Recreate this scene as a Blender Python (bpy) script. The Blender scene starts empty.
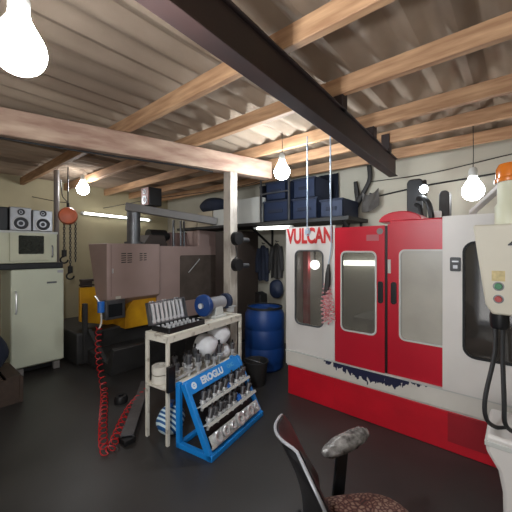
import bpy, bmesh, math, random
from mathutils import Vector, Matrix, Euler
random.seed(7)
PI = math.pi
R = math.radians
S = bpy.context.scene
COL = S.collection

# ------------------------------------------------------------------ camera, world, daylight, exposure
# world frame = room frame: x runs along the red machine's front, y runs into the room, z up
YAW = R(40.5)
cd = bpy.data.cameras.new('camera')
cd.sensor_width = 36.0
cd.lens = 36.0 * 310.0 / 512.0
cd.shift_y = -6.0 / 512.0
cd.clip_start = 0.02
cam = bpy.data.objects.new('camera', cd)
cam.location = (0, 0, 1.7)
cam.rotation_euler = (PI / 2, 0, YAW)
COL.objects.link(cam)
S.camera = cam
S.view_settings.view_transform = 'Standard'
S.view_settings.look = 'None'
S.view_settings.gamma = 1.0
S.view_settings.use_curve_mapping = False
S.view_settings.exposure = 0.0
wd = bpy.data.worlds.new('world')
S.world = wd
wd.use_nodes = True
bg = wd.node_tree.nodes['Background']
bg.inputs[0].default_value = (0.75, 0.85, 1.0, 1)
bg.inputs[1].default_value = 0.6
# daylight falling in through the open shutter door behind the photographer
al = bpy.data.lights.new('daylight_door', 'AREA')
al.shape = 'RECTANGLE'
al.size = 2.6
al.size_y = 2.2
al.energy = 58
al.color = (1.0, 0.97, 0.93)
ao = bpy.data.objects.new('daylight_door', al)
ao.location = (0.6, -2.42, 1.25)
ao.rotation_euler = (R(90), 0, 0)      # shines along +y into the room
COL.objects.link(ao)

NEAR_BULB, GIRDER_BULB, HOIST_BULB, WALL_BULB = 800.0, 180.0, 62.0, 26.0
TUBE_POWER = 8.0

# ------------------------------------------------------------------ materials
def lin(c):
    return tuple(((v / 255.0) / 12.92 if v / 255.0 <= 0.04045 else ((v / 255.0 + 0.055) / 1.055) ** 2.4) for v in c)
def mat(name, rgb, rough=0.5, metal=0.0, var=0.18, scale=5.0, bump=0.0, stretch=(1, 1, 1), coat=0.0, rgb2=None, lo=0.35, hi=0.7, detail=4):
    m = bpy.data.materials.new(name)
    m.use_nodes = True
    nt = m.node_tree
    b = nt.nodes['Principled BSDF']
    c = lin(rgb)
    c1 = tuple(v * (1 - var) for v in c) if rgb2 is None else lin(rgb2)
    tc = nt.nodes.new('ShaderNodeTexCoord')
    mp = nt.nodes.new('ShaderNodeMapping')
    mp.inputs['Scale'].default_value = stretch
    nz = nt.nodes.new('ShaderNodeTexNoise')
    nz.inputs['Scale'].default_value = scale
    nz.inputs['Detail'].default_value = detail
    rp = nt.nodes.new('ShaderNodeValToRGB')
    rp.color_ramp.elements[0].position = lo
    rp.color_ramp.elements[1].position = hi
    rp.color_ramp.elements[0].color = (*c1, 1)
    rp.color_ramp.elements[1].color = (*c, 1)
    nt.links.new(tc.outputs['Object'], mp.inputs[0])
    nt.links.new(mp.outputs[0], nz.inputs['Vector'])
    nt.links.new(nz.outputs['Fac'], rp.inputs[0])
    nt.links.new(rp.outputs[0], b.inputs['Base Color'])
    b.inputs['Roughness'].default_value = rough
    b.inputs['Metallic'].default_value = metal
    if coat:
        b.inputs['Coat Weight'].default_value = coat
        b.inputs['Coat Roughness'].default_value = 0.1
    if bump:
        bp = nt.nodes.new('ShaderNodeBump')
        bp.inputs['Strength'].default_value = bump
        bp.inputs['Distance'].default_value = 0.01
        nt.links.new(nz.outputs['Fac'], bp.inputs['Height'])
        nt.links.new(bp.outputs[0], b.inputs['Normal'])
    return m
def emit(name, rgb, strength):
    m = bpy.data.materials.new(name)
    m.use_nodes = True
    nt = m.node_tree
    nt.nodes.remove(nt.nodes['Principled BSDF'])
    e = nt.nodes.new('ShaderNodeEmission')
    e.inputs[0].default_value = (*rgb, 1)
    e.inputs[1].default_value = strength
    nt.links.new(e.outputs[0], nt.nodes['Material Output'].inputs[0])
    return m
def glass(name, rgb, rough, opaque):
    """scuffed polycarbonate: partly see-through, partly milky with a sheen"""
    m = mat(name, rgb, rough, 0, 0.2, 3.0)
    nt = m.node_tree
    b = nt.nodes['Principled BSDF']
    tr = nt.nodes.new('ShaderNodeBsdfTransparent')
    tr.inputs[0].default_value = (0.9, 0.9, 0.87, 1)
    mx = nt.nodes.new('ShaderNodeMixShader')
    mx.inputs[0].default_value = opaque
    nt.links.new(tr.outputs[0], mx.inputs[1])
    nt.links.new(b.outputs[0], mx.inputs[2])
    nt.links.new(mx.outputs[0], nt.nodes['Material Output'].inputs[0])
    b.inputs['Specular IOR Level'].default_value = 0.9
    return m

M = dict(
    floor=mat('floor_concrete', (54, 51, 49), 0.42, 0, 0.4, 1.3, 0.08, detail=8),
    roof=mat('asbestos_sheet', (204, 184, 162), 0.85, 0, 0.38, 0.9, 0.1, (1, .6, 1), detail=7, rgb2=(150, 130, 112)),
    wall=mat('painted_wall', (188, 182, 166), 0.8, 0, 0.16, 1.2, 0.05, detail=7),
    wall_cream=mat('cream_wall', (180, 168, 136), 0.8, 0, 0.2, 1.0, 0.05, detail=7),
    wood=mat('purlin_wood', (196, 156, 118), 0.7, 0, 0.3, 3.0, 0.1, (1, 9, 9), rgb2=(158, 118, 86)),
    timber=mat('girder_timber', (186, 160, 138), 0.75, 0, 0.3, 2.2, 0.1, (2, 1, 5), rgb2=(142, 110, 94)),
    beam=mat('brown_primer_steel', (38, 28, 27), 0.65, 0, 0.3, 4.0, rgb2=(50, 33, 30)),
    post=mat('whitewashed_post', (182, 172, 160), 0.8, 0, 0.3, 6.0, 0.1, (1, 1, .4), rgb2=(112, 102, 94), lo=.3, hi=.55),
    white=mat('white_machine_paint', (216, 210, 204), 0.42, 0, 0.1, 2.0, detail=8),
    consolepaint=mat('aged_console_paint', (200, 192, 174), 0.5, 0, 0.12, 3, detail=6),
    red=mat('red_machine_paint', (192, 18, 42), 0.38, 0, 0.15, 2.0, detail=6),
    red2=mat('red_skirt_paint', (206, 20, 40), 0.42, 0, 0.2, 3.0, detail=6),
    black=mat('black_plastic', (22, 22, 24), 0.4, 0, 0.2),
    rubber=mat('black_rubber', (26, 26, 27), 0.7),
    dark=mat('dark_steel', (44, 43, 44), 0.45, 0.5, 0.3, 9),
    darkpaint=mat('dark_paint', (48, 46, 45), 0.6, 0, 0.35, 5),
    brown=mat('brown_panel', (72, 60, 54), 0.6, 0, 0.25, 2),
    steel=mat('bright_steel', (220, 220, 220), 0.3, 0.45, 0.25, 8),
    chrome=mat('chrome', (232, 232, 232), 0.22, 0.5, 0.1, 8),
    gsteel=mat('grey_steel', (120, 120, 122), 0.4, 0.7, 0.3, 8),
    mauve=mat('mauve_machine_paint', (172, 146, 138), 0.5, 0, 0.12, 2.2),
    mauve2=mat('dusty_mauve_paint', (146, 120, 114), 0.55, 0, 0.2, 2.2),
    grey=mat('grey_paint', (126, 120, 116), 0.5, 0, 0.2, 4),
    lgrey=mat('light_grey_paint', (196, 196, 190), 0.5, 0, 0.12, 4),
    yellow=mat('yellow_paint', (222, 164, 24), 0.5, 0, 0.25, 3, rgb2=(178, 122, 16)),
    blue=mat('blue_rack_paint', (24, 134, 216), 0.4, 0, 0.15, 4),
    barrel=mat('blue_barrel_plastic', (18, 60, 122), 0.45, 0, 0.2, 3),
    navy=mat('dark_blue_cloth', (36, 42, 60), 0.85, 0, 0.3, 6, 0.2),
    bluecrate=mat('blue_crate_plastic', (30, 42, 68), 0.6, 0, 0.2, 4),
    bench=mat('chipped_white_bench', (212, 206, 192), 0.6, 0, 0.4, 11, 0.05, rgb2=(128, 112, 96), lo=.3, hi=.45, detail=6),
    fridge=mat('fridge_enamel', (206, 208, 186), 0.4, 0, 0.1, 1.5),
    cream=mat('cream_oven_enamel', (202, 200, 174), 0.45, 0, 0.15, 3),
    silver=mat('silver_plastic', (178, 178, 182), 0.35, 0.5, 0.15, 6),
    conesp=mat('speaker_cone', (60, 60, 64), 0.6, 0, 0.2, 20),
    card=mat('cardboard', (196, 182, 158), 0.85, 0, 0.15, 2),
    cardw=mat('pale_carton', (206, 204, 196), 0.8, 0, 0.12, 2),
    orange=mat('orange_paint', (214, 104, 62), 0.45, 0, 0.2, 8),
    amber=mat('amber_lens', (222, 122, 40), 0.25, 0, 0.2, 8, coat=.5),
    hose=mat('red_hose', (182, 30, 34), 0.4, 0, 0.1),
    hosepink=mat('pink_red_hose', (206, 70, 82), 0.4, 0, 0.5, 30, rgb2=(226, 186, 186)),
    cord=mat('pale_blue_cord', (168, 184, 200), 0.5),
    cable=mat('black_cable', (30, 30, 31), 0.5),
    cloth=mat('white_bag_cloth', (226, 226, 228), 0.8, 0, 0.15, 9, 0.3),
    pearl=mat('white_ring', (214, 208, 196), 0.6),
    letter=mat('red_lettering', (206, 52, 52), 0.5, 0, 0.3, 14),
    wletter=mat('white_lettering', (226, 236, 244), 0.5),
    green=mat('green_button', (28, 108, 66), 0.35),
    redbtn=mat('red_button', (168, 40, 36), 0.35),
    ylabel=mat('yellowed_label', (206, 186, 134), 0.6, 0, 0.3, 30),
    screen=mat('dark_screen', (38, 42, 44), 0.15),
    bluefit=mat('blue_fitting', (34, 108, 196), 0.35),
    leather=mat('chair_black_vinyl', (24, 23, 25), 0.35, 0, 0.3, 6),
    woodcrate=mat('dark_wood', (66, 50, 40), 0.7, 0, 0.3, 4, 0, (1, 6, 6)),
    pane=glass('machine_pane', (118, 114, 106), 0.12, 0.5),
    paneclear=glass('clear_machine_pane', (104, 100, 94), 0.05, 0.35),
    panelight=glass('scuffed_pane', (186, 180, 168), 0.3, 0.85),
    paned=glass('dark_pane', (70, 65, 60), 0.05, 0.7),
    liner=mat('machine_liner', (170, 168, 160), 0.4, 0.2, 0.2, 2),
    bulb=emit('lit_near_bulb', (0.92, 0.96, 1.0), NEAR_BULB),
    bulb_girder=emit('lit_girder_bulb', (0.84, 0.93, 1.0), GIRDER_BULB),
    bulb_hoist=emit('lit_hoist_bulb', (0.95, 0.98, 1.0), HOIST_BULB),
    bulb_wall=emit('lit_wall_bulb', (0.95, 0.98, 1.0), WALL_BULB),
    smallbulb=emit('lit_small_bulb', (0.86, 0.94, 1.0), 40),
    tube=emit('lit_tube', (0.97, 1.0, 0.93), TUBE_POWER),
)
# belt: white enamel that has flaked off in one stretch down to navy
def belt_mat():
    m = mat('belt_white_over_navy', (216, 210, 200), 0.5, 0, 0.1, 3)
    nt = m.node_tree
    b = nt.nodes['Principled BSDF']
    base = b.inputs['Base Color'].links[0].from_socket
    tc = nt.nodes.new('ShaderNodeTexCoord')
    sp = nt.nodes.new('ShaderNodeSeparateXYZ')
    nt.links.new(tc.outputs['Object'], sp.inputs[0])
    nz = nt.nodes.new('ShaderNodeTexNoise')
    nz.inputs['Scale'].default_value = 14
    nz.inputs['Detail'].default_value = 6
    mp = nt.nodes.new('ShaderNodeMapping')
    mp.inputs['Scale'].default_value = (1.6, 1, .7)
    nt.links.new(tc.outputs['Object'], mp.inputs[0])
    nt.links.new(mp.outputs[0], nz.inputs['Vector'])
    def math_(op, a, bb):
        n = nt.nodes.new('ShaderNodeMath')
        n.operation = op
        for i, v in enumerate((a, bb)):
            if isinstance(v, (int, float)):
                n.inputs[i].default_value = v
            else:
                nt.links.new(v, n.inputs[i])
        return n.outputs[0]
    # local frame: x along the belt from the machine's left end, z height
    up = math_('MULTIPLY', math_('SUBTRACT', sp.outputs['Z'], 0.445), 9.0)
    px = math_('SUBTRACT', sp.outputs['X'], 0.98)
    px = math_('MULTIPLY', math_('MULTIPLY', px, px), -3.2)
    s = math_('ADD', math_('ADD', up, px), 0.72)
    s = math_('ADD', s, math_('MULTIPLY', math_('SUBTRACT', nz.outputs['Fac'], 0.5), 2.4))
    rp = nt.nodes.new('ShaderNodeValToRGB')
    rp.color_ramp.elements[0].position = 0.48
    rp.color_ramp.elements[1].position = 0.54
    nt.links.new(s, rp.inputs[0])
    mx = nt.nodes.new('ShaderNodeMix')
    mx.data_type = 'RGBA'
    nt.links.new(rp.outputs[0], mx.inputs[0])
    nt.links.new(base, mx.inputs[6])
    mx.inputs[7].default_value = (*lin((28, 30, 62)), 1)
    nt.links.new(mx.outputs[2], b.inputs['Base Color'])
    return m
M['belt'] = belt_mat()
def seat_mat():
    m = mat('seat_patterned_fabric', (96, 74, 62), 0.8, 0, 0.3, 12)
    nt = m.node_tree
    b = nt.nodes['Principled BSDF']
    tc = nt.nodes.new('ShaderNodeTexCoord')
    vo = nt.nodes.new('ShaderNodeTexVoronoi')
    vo.feature = 'DISTANCE_TO_EDGE'
    vo.inputs['Scale'].default_value = 46
    nt.links.new(tc.outputs['Object'], vo.inputs['Vector'])
    nz = nt.nodes.new('ShaderNodeTexNoise')
    nz.inputs['Scale'].default_value = 12
    nt.links.new(tc.outputs['Object'], nz.inputs['Vector'])
    rp = nt.nodes.new('ShaderNodeValToRGB')
    e = rp.color_ramp.elements
    e[0].position = 0.0; e[0].color = (*lin((30, 20, 18)), 1)
    e[1].position = 0.5; e[1].color = (*lin((134, 108, 92)), 1)
    k = rp.color_ramp.elements.new(0.12); k.color = (*lin((84, 42, 36)), 1)
    ad = nt.nodes.new('ShaderNodeMath'); ad.operation = 'MULTIPLY'
    nt.links.new(vo.outputs['Distance'], ad.inputs[0]); ad.inputs[1].default_value = 1.7
    ml = nt.nodes.new('ShaderNodeMath'); ml.operation = 'MULTIPLY'
    nt.links.new(ad.outputs[0], ml.inputs[0]); nt.links.new(nz.outputs['Fac'], ml.inputs[1])
    m2 = nt.nodes.new('ShaderNodeMath'); m2.operation = 'MULTIPLY'
    nt.links.new(ml.outputs[0], m2.inputs[0]); m2.inputs[1].default_value = 1.8
    nt.links.new(m2.outputs[0], rp.inputs[0])
    nt.links.new(rp.outputs[0], b.inputs['Base Color'])
    return m
M['seat'] = seat_mat()
M['wrap'] = mat('crinkled_plastic_wrap', (176, 172, 168), 0.25, 0.3, 0.5, 22, 0.9, rgb2=(86, 82, 80), detail=6)

# ------------------------------------------------------------------ mesh helpers
def NB():
    return bmesh.new()
def box(bm, x0, x1, y0, y1, z0, z1, mtx=None):
    vs = [bm.verts.new((x, y, z)) for x in (x0, x1) for y in (y0, y1) for z in (z0, z1)]
    for q in ((0, 1, 3, 2), (4, 6, 7, 5), (0, 4, 5, 1), (2, 3, 7, 6), (0, 2, 6, 4), (1, 5, 7, 3)):
        bm.faces.new([vs[i] for i in q])
    if mtx:
        bmesh.ops.transform(bm, matrix=mtx, verts=vs)
    return vs
def frame_of(d):
    d = d.normalized()
    u = Vector((0, 0, 1)) if abs(d.z) < 0.95 else Vector((1, 0, 0))
    a = d.cross(u).normalized()
    return a, d.cross(a).normalized()
def tube(bm, pts, r, seg=8, cap=True):
    pts = [Vector(p) for p in pts]
    rs = r if isinstance(r, (list, tuple)) else [r] * len(pts)
    rings = []
    a = None
    for i, p in enumerate(pts):
        d = (pts[min(i + 1, len(pts) - 1)] - pts[max(i - 1, 0)]).normalized()
        if a is None:
            a, b = frame_of(d)
        else:
            a = (a - d * a.dot(d))
            a = a.normalized() if a.length > 1e-6 else frame_of(d)[0]
            b = d.cross(a)
        rings.append([bm.verts.new(p + (a * math.cos(t) + b * math.sin(t)) * rs[i]) for t in [2 * PI * k / seg for k in range(seg)]])
    for i in range(len(rings) - 1):
        for k in range(seg):
            bm.faces.new((rings[i][k], rings[i][(k + 1) % seg], rings[i + 1][(k + 1) % seg], rings[i + 1][k]))
    if cap:
        bm.faces.new(rings[0][::-1])
        bm.faces.new(rings[-1])
def bar(bm, p0, p1, w, h, up=(0, 0, 1)):
    """rectangular bar from p0 to p1, w across, h along up"""
    p0, p1 = Vector(p0), Vector(p1)
    d = (p1 - p0).normalized()
    u = Vector(up)
    s = d.cross(u).normalized()
    u = s.cross(d).normalized()
    vs = []
    for p in (p0, p1):
        for a, b in ((-1, -1), (1, -1), (1, 1), (-1, 1)):
            vs.append(bm.verts.new(p + s * (a * w / 2) + u * (b * h / 2)))
    for q in ((3, 2, 1, 0), (4, 5, 6, 7), (0, 1, 5, 4), (1, 2, 6, 5), (2, 3, 7, 6), (3, 0, 4, 7)):
        bm.faces.new([vs[i] for i in q])
def lathe(bm, prof, seg=24, mtx=None, closed=False):
    rings = []
    vs = []
    for r, z in prof:
        if r < 1e-6:
            v = bm.verts.new((0, 0, z)); rings.append([v]); vs.append(v)
        else:
            rg = [bm.verts.new((r * math.cos(2 * PI * k / seg), r * math.sin(2 * PI * k / seg), z)) for k in range(seg)]
            rings.append(rg); vs += rg
    pairs = list(zip(rings, rings[1:]))
    if closed:
        pairs.append((rings[-1], rings[0]))
    for a, b in pairs:
        for k in range(seg):
            k2 = (k + 1) % seg
            if len(a) == 1 and len(b) == 1:
                continue
            if len(a) == 1:
                bm.faces.new((a[0], b[k2], b[k]))
            elif len(b) == 1:
                bm.faces.new((a[k], a[k2], b[0]))
            else:
                bm.faces.new((a[k], a[k2], b[k2], b[k]))
    if mtx:
        bmesh.ops.transform(bm, matrix=mtx, verts=vs)
def T(x, y, z, rx=0, ry=0, rz=0):
    return Matrix.Translation((x, y, z)) @ Euler((rx, ry, rz)).to_matrix().to_4x4()
def rrect(x0, x1, z0, z1, r, n=5):
    out = []
    for cx, cz, t0 in ((x1 - r, z1 - r, 0), (x0 + r, z1 - r, 90), (x0 + r, z0 + r, 180), (x1 - r, z0 + r, 270)):
        for k in range(n + 1):
            t = R(t0 + 90 * k / n)
            out.append((cx + r * math.cos(t), cz + r * math.sin(t)))
    return out
def prism(bm, poly, t0, t1, plane='xz', mtx=None):
    """poly (2D) in a plane, pushed from t0 to t1 along the third axis"""
    def P(u, v, t):
        return {'xz': (u, t, v), 'yz': (t, u, v), 'xy': (u, v, t)}[plane]
    a = [bm.verts.new(P(u, v, t0)) for u, v in poly]
    b = [bm.verts.new(P(u, v, t1)) for u, v in poly]
    n = len(poly)
    bm.faces.new(a); bm.faces.new(b[::-1])
    for i in range(n):
        bm.faces.new((a[i], b[i], b[(i + 1) % n], a[(i + 1) % n]))
    if mtx:
        bmesh.ops.transform(bm, matrix=mtx, verts=a + b)
def ringplate(bm, outer, inner, t0, t1, plane='xz'):
    """plate between two closed 2D outlines of the same point count"""
    def P(u, v, t):
        return {'xz': (u, t, v), 'yz': (t, u, v), 'xy': (u, v, t)}[plane]
    L = []
    for t in (t0, t1):
        for o in (outer, inner):
            L.append([bm.verts.new(P(u, v, t)) for u, v in o])
    n = len(outer)
    for i in range(n):
        j = (i + 1) % n
        bm.faces.new((L[0][i], L[0][j], L[1][j], L[1][i]))
        bm.faces.new((L[2][i], L[3][i], L[3][j], L[2][j]))
        bm.faces.new((L[0][i], L[2][i], L[2][j], L[0][j]))
        bm.faces.new((L[1][i], L[1][j], L[3][j], L[3][i]))
def panel(bm, x0, x1, z0, z1, hx0, hx1, hz0, hz1, r, t0, t1, plane='xz', n=5):
    inner = rrect(hx0, hx1, hz0, hz1, r, n)
    ro = 0.006
    outer = rrect(x0, x1, z0, z1, ro, n)
    ringplate(bm, outer, inner, t0, t1, plane)
def helix(path, rad, pitch, n=9):
    """points of a coil wound round a polyline"""
    path = [Vector(p) for p in path]
    out = []
    ph = 0.0
    a = None
    for i in range(len(path) - 1):
        p, q = path[i], path[i + 1]
        d = q - p
        L = d.length
        dn = d / L
        if a is None:
            a, _ = frame_of(dn)
        a = (a - dn * a.dot(dn)).normalized()
        b = dn.cross(a)
        m = max(2, int(L / pitch * n))
        for k in range(m):
            out.append(p + d * (k / m) + (a * math.cos(ph) + b * math.sin(ph)) * rad)
            ph += 2 * PI / n
    return out
def smooth_path(pts, n=8):
    pts = [Vector(p) for p in pts]
    out = []
    for i in range(len(pts) - 1):
        p0, p1, p2, p3 = pts[max(i - 1, 0)], pts[i], pts[i + 1], pts[min(i + 2, len(pts) - 1)]
        for k in range(n):
            t = k / n
            out.append(0.5 * ((2 * p1) + (p2 - p0) * t + (2 * p0 - 5 * p1 + 4 * p2 - p3) * t * t + (3 * p1 - p0 - 3 * p2 + p3) * t ** 3))
    out.append(pts[-1])
    return out
def tag(o, label, cat, group=None, kind=None):
    o['label'] = label
    o['category'] = cat
    if group:
        o['group'] = group
    if kind:
        o['kind'] = kind
    return o
def thing(name, label, cat, loc=(0, 0, 0), rz=0, group=None):
    o = bpy.data.objects.new(name, None)
    o.empty_display_size = 0.1
    o.location = loc
    o.rotation_euler = (0, 0, rz)
    COL.objects.link(o)
    o['base'] = [*loc, rz]
    return tag(o, label, cat, group)
def base_of(o):
    while o.parent:
        o = o.parent
    b = o.get('base')
    return Matrix.Translation(b[:3]) @ Matrix.Rotation(b[3], 4, 'Z') if b else Matrix.Identity(4)
def obj(name, bm, m, parent=None, bevel=0.0, smooth=True, local=False, seg=2, label=None):
    """one mesh object; coordinates are the room's unless local"""
    if parent is not None and not local:
        bmesh.ops.transform(bm, matrix=base_of(parent).inverted(), verts=bm.verts[:])
    bmesh.ops.recalc_face_normals(bm, faces=bm.faces[:])
    me = bpy.data.meshes.new(name)
    bm.to_mesh(me)
    bm.free()
    me.materials.append(M[m] if isinstance(m, str) else m)
    if smooth:
        for p in me.polygons:
            p.use_smooth = True
        try:
            me.set_sharp_from_angle(angle=R(35))
        except Exception:
            pass
    o = bpy.data.objects.new(name, me)
    COL.objects.link(o)
    if parent is not None:
        o.parent = parent
    if bevel:
        b = o.modifiers.new('bevel', 'BEVEL')
        b.width = bevel
        b.segments = seg
        b.limit_method = 'ANGLE'
    if label:
        o['label'] = label
    return o
def struct(name, bm, m, smooth=True, bevel=0):
    o = obj(name, bm, m, smooth=smooth, bevel=bevel)
    o['kind'] = 'structure'
    return o
def single(name, bm, m, label, cat, group=None, loc=None, bevel=0.0, smooth=True):
    """a thing that is one mesh; bm in room coordinates, origin moved to loc"""
    if loc is not None:
        bmesh.ops.translate(bm, vec=-Vector(loc), verts=bm.verts[:])
    o = obj(name, bm, m, bevel=bevel, smooth=smooth)
    if loc is not None:
        o.location = loc
    return tag(o, label, cat, group)
def copy_tree(o, parent=None, top=None):
    c = o.copy()
    COL.objects.link(c)
    if parent is not None:
        c.parent = parent
    for ch in list(o.children):
        copy_tree(ch, c)
    return c
def text(name, s, size, mtx, m, parent, depth=0.001, bold=0.0, xs=1.0):
    cu = bpy.data.curves.new(name, 'FONT')
    cu.body = s
    cu.size = size
    cu.extrude = depth
    cu.offset = bold
    cu.align_x = 'CENTER'
    cu.align_y = 'CENTER'
    t = bpy.data.objects.new('tmp_text', cu)
    COL.objects.link(t)
    dg = bpy.context.evaluated_depsgraph_get()
    me = bpy.data.meshes.new_from_object(t.evaluated_get(dg))
    bpy.data.objects.remove(t)
    bm = NB()
    bm.from_mesh(me)
    bpy.data.meshes.remove(me)
    bmesh.ops.transform(bm, matrix=mtx @ Matrix.Diagonal((xs, 1, 1, 1)), verts=bm.verts[:])
    return obj(name, bm, m, parent, smooth=False)

# ------------------------------------------------------------------ the setting
XL, XR, YB, YF = -7.0, 3.2, -2.5, 4.65       # room limits
ZR = 3.065                                    # middle of the corrugated sheets
bm = NB(); box(bm, XL - .1, XR + .1, YB - .1, YF + .1, -0.1, 0); struct('floor', bm, 'floor')
bm = NB(); box(bm, XL - .12, XR + .12, YF, YF + .12, 0, ZR + .03); struct('wall_back', bm, 'wall')
bm = NB(); box(bm, XL - .12, XL, YB, YF, 0, ZR + .03); struct('wall_left', bm, 'wall_cream')
bm = NB(); box(bm, XR, XR + .12, YB, YF, 0, ZR + .03); struct('wall_right', bm, 'wall')
bm = NB()
box(bm, XL, -0.8, YB - .12, YB, 0, ZR + .03); box(bm, 2.0, XR, YB - .12, YB, 0, ZR + .03); box(bm, -0.8, 2.0, YB - .12, YB, 2.45, ZR + .03)
struct('wall_front', bm, 'wall')
# corrugated roof: sheets of five waves, each lapping over its neighbour
bm = NB()
pitch, amp = 0.225, 0.030
x = XL - .15
k = 0
while x < XR + .15:
    nx = 44
    rows = []
    ys = [YB - .15, 0.2, 1.6, 2.9, YF + .15]
    for yy in ys:
        row = []
        for i in range(nx + 1):
            xx = x + i * (pitch * 5.9) / nx
            tilt = 0.016 * (1 - i / nx)
            row.append(bm.verts.new((xx, yy, ZR + amp * math.sin(2 * PI * xx / pitch) + tilt)))
        rows.append(row)
    for a, b in zip(rows, rows[1:]):
        for i in range(nx):
            bm.faces.new((a[i], a[i + 1], b[i + 1], b[i]))
    x += pitch * 5
    k += 1
bmesh.ops.solidify(bm, geom=bm.faces[:], thickness=0.006)
struct('ceiling', bm, 'roof')
PURL = [(1.545, .06), (2.26, .06), (3.05, .055), (3.62, .055), (4.3, .055)]
for i, (yy, w) in enumerate(PURL):
    bm = NB(); box(bm, XL, XR, yy - w / 2, yy + w / 2, 2.90, 3.03)
    o = obj('roof_purlin', bm, 'wood', bevel=.006)
    o.rotation_euler = (0, 0, 0)
    tag(o, ['pale wooden purlin under the corrugated roof, nearest of the five', 'pale wooden purlin under the corrugated roof, second nearest',
            'pale wooden purlin under the corrugated roof, third nearest', 'pale wooden purlin under the corrugated roof, fourth nearest',
            'pale wooden purlin closest to the back wall under the roof'][i], 'purlin', 'wooden roof purlins')
# heavy timber girder resting on the whitewashed post
bm = NB()
bar(bm, (-3.55, -0.15, 2.775), (-2.62, 3.34, 2.775), .15, .23)
single('timber_girder', bm, 'timber', 'thick pale timber girder crossing under the purlins onto the post', 'girder', loc=(-3, 1.9, 2.78), bevel=.008)
# brown steel channel with hangers up to the purlins
t = thing('steel_beam', 'dark brown steel beam running overhead under the purlins', 'beam', (-1.1, 2.0, 2.6))
bm = NB()
p0, p1 = Vector((-0.86, -2.4, 2.705)), Vector((-1.2, 3.99, 2.705))
bar(bm, p0, p1, .075, .21)
for zz in (2.604, 2.806):
    bar(bm, (p0.x + .01, p0.y, zz), (p1.x + .01, p1.y, zz), .1, .012)
obj('channel', bm, 'beam', t, bevel=.003)
for yy in (2.30, 3.08, 3.64):
    xx = p0.x + (p1.x - p0.x) * (yy - p0.y) / (p1.y - p0.y)
    bm = NB(); box(bm, xx - .02, xx + .07, yy - .055, yy + .03, 2.80, 3.0)
    obj('hanger', bm, 'beam', t, bevel=.004)
# whitewashed post under the girder
PX, PY = -2.74, 2.72
t = thing('support_post', 'square whitewashed post carrying the timber girder beside the bench', 'post', (PX, PY, 0))
bm = NB(); box(bm, PX - .062, PX + .062, PY - .062, PY + .062, 0, 2.66); obj('shaft', bm, 'post', t, bevel=.008)
bm = NB(); box(bm, PX - .09, PX + .09, PY - .09, PY + .09, 0, .012); obj('base_plate', bm, 'dark', t)

# ------------------------------------------------------------------ lamps
def hanging_bulb(x, y, z, r, label, top=2.96, mat_='bulb'):
    t = thing('hanging_bulb', label, 'lamp', (x, y, z), 0, 'bare bulbs hanging under the roof')
    bm = NB()
    lathe(bm, [(0, -r), (r * .26, -r * .965), (r * .5, -r * .866), (r * .71, -r * .71), (r * .87, -r * .5), (r * .966, -r * .26), (r, 0), (r * .966, r * .26), (r * .87, r * .5), (r * .66, r * .86), (r * .42, r * 1.3), (r * .36, r * 1.5), (0, r * 1.5)], 24, T(x, y, z))
    obj('bulb', bm, mat_, t)
    bm = NB()
    lathe(bm, [(0, r * 1.5), (r * .4, r * 1.5), (r * .4, r * 2.1), (r * .28, r * 2.4), (0, r * 2.4)], 16, T(x, y, z))
    obj('socket', bm, 'black' if r < .045 else 'lgrey', t)
    bm = NB(); tube(bm, [(x, y, z + r * 2.3), (x + .004, y, (z + top) / 2), (x, y, top)], .004, 6)
    obj('cord', bm, 'cable', t)
    return t
def cam_pt(px, py, Y):
    """room point seen at a pixel of the photograph at depth Y"""
    X = (px - 256) / 310.0 * Y
    return (X * math.cos(YAW) - Y * math.sin(YAW), X * math.sin(YAW) + Y * math.cos(YAW), 1.7 - (py - 250) / 310.0 * Y)
hanging_bulb(*cam_pt(19, 50, .78), .060, 'large lit bulb hanging close by at upper left under the roof', 3.03)
hanging_bulb(*cam_pt(282, 172, 3.5), .088, 'lit bulb hanging at the far end of the timber girder', 3.03, 'bulb_girder')
hanging_bulb(*cam_pt(83, 189, 5.3), .098, 'lit bulb hanging above the cream wall beside the orange hoist', 3.03, 'bulb_hoist')
hanging_bulb(*cam_pt(473, 191, 3.2), .10, 'lit bulb hanging by the back wall above the white machine panel', 3.03, 'bulb_wall')

def tube_lamp(p, q, out, label):
    p, q, out = Vector(p), Vector(q), Vector(out)
    t = thing('fluorescent_lamp', label, 'lamp', (p + q) / 2)
    bm = NB(); bar(bm, p - out * .05, q - out * .05, .05, .06); obj('fixture', bm, 'lgrey', t, bevel=.004)
    d = (q - p).normalized()
    bm = NB(); tube(bm, [p + d * .04, q - d * .04], .024, 10); obj('tube', bm, 'tube', t)
    for e, s in ((p, 1), (q, -1)):
        bm = NB(); bar(bm, e - out * .055, e + out * .025, .03, .05, d); obj('end_holder', bm, 'lgrey', t)
    return t
tube_lamp((XL + .09, 2.55, 2.47), (XL + .09, 4.1, 2.43), (1, 0, 0), 'lit fluorescent tube on the cream wall behind the mauve machine')

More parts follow.
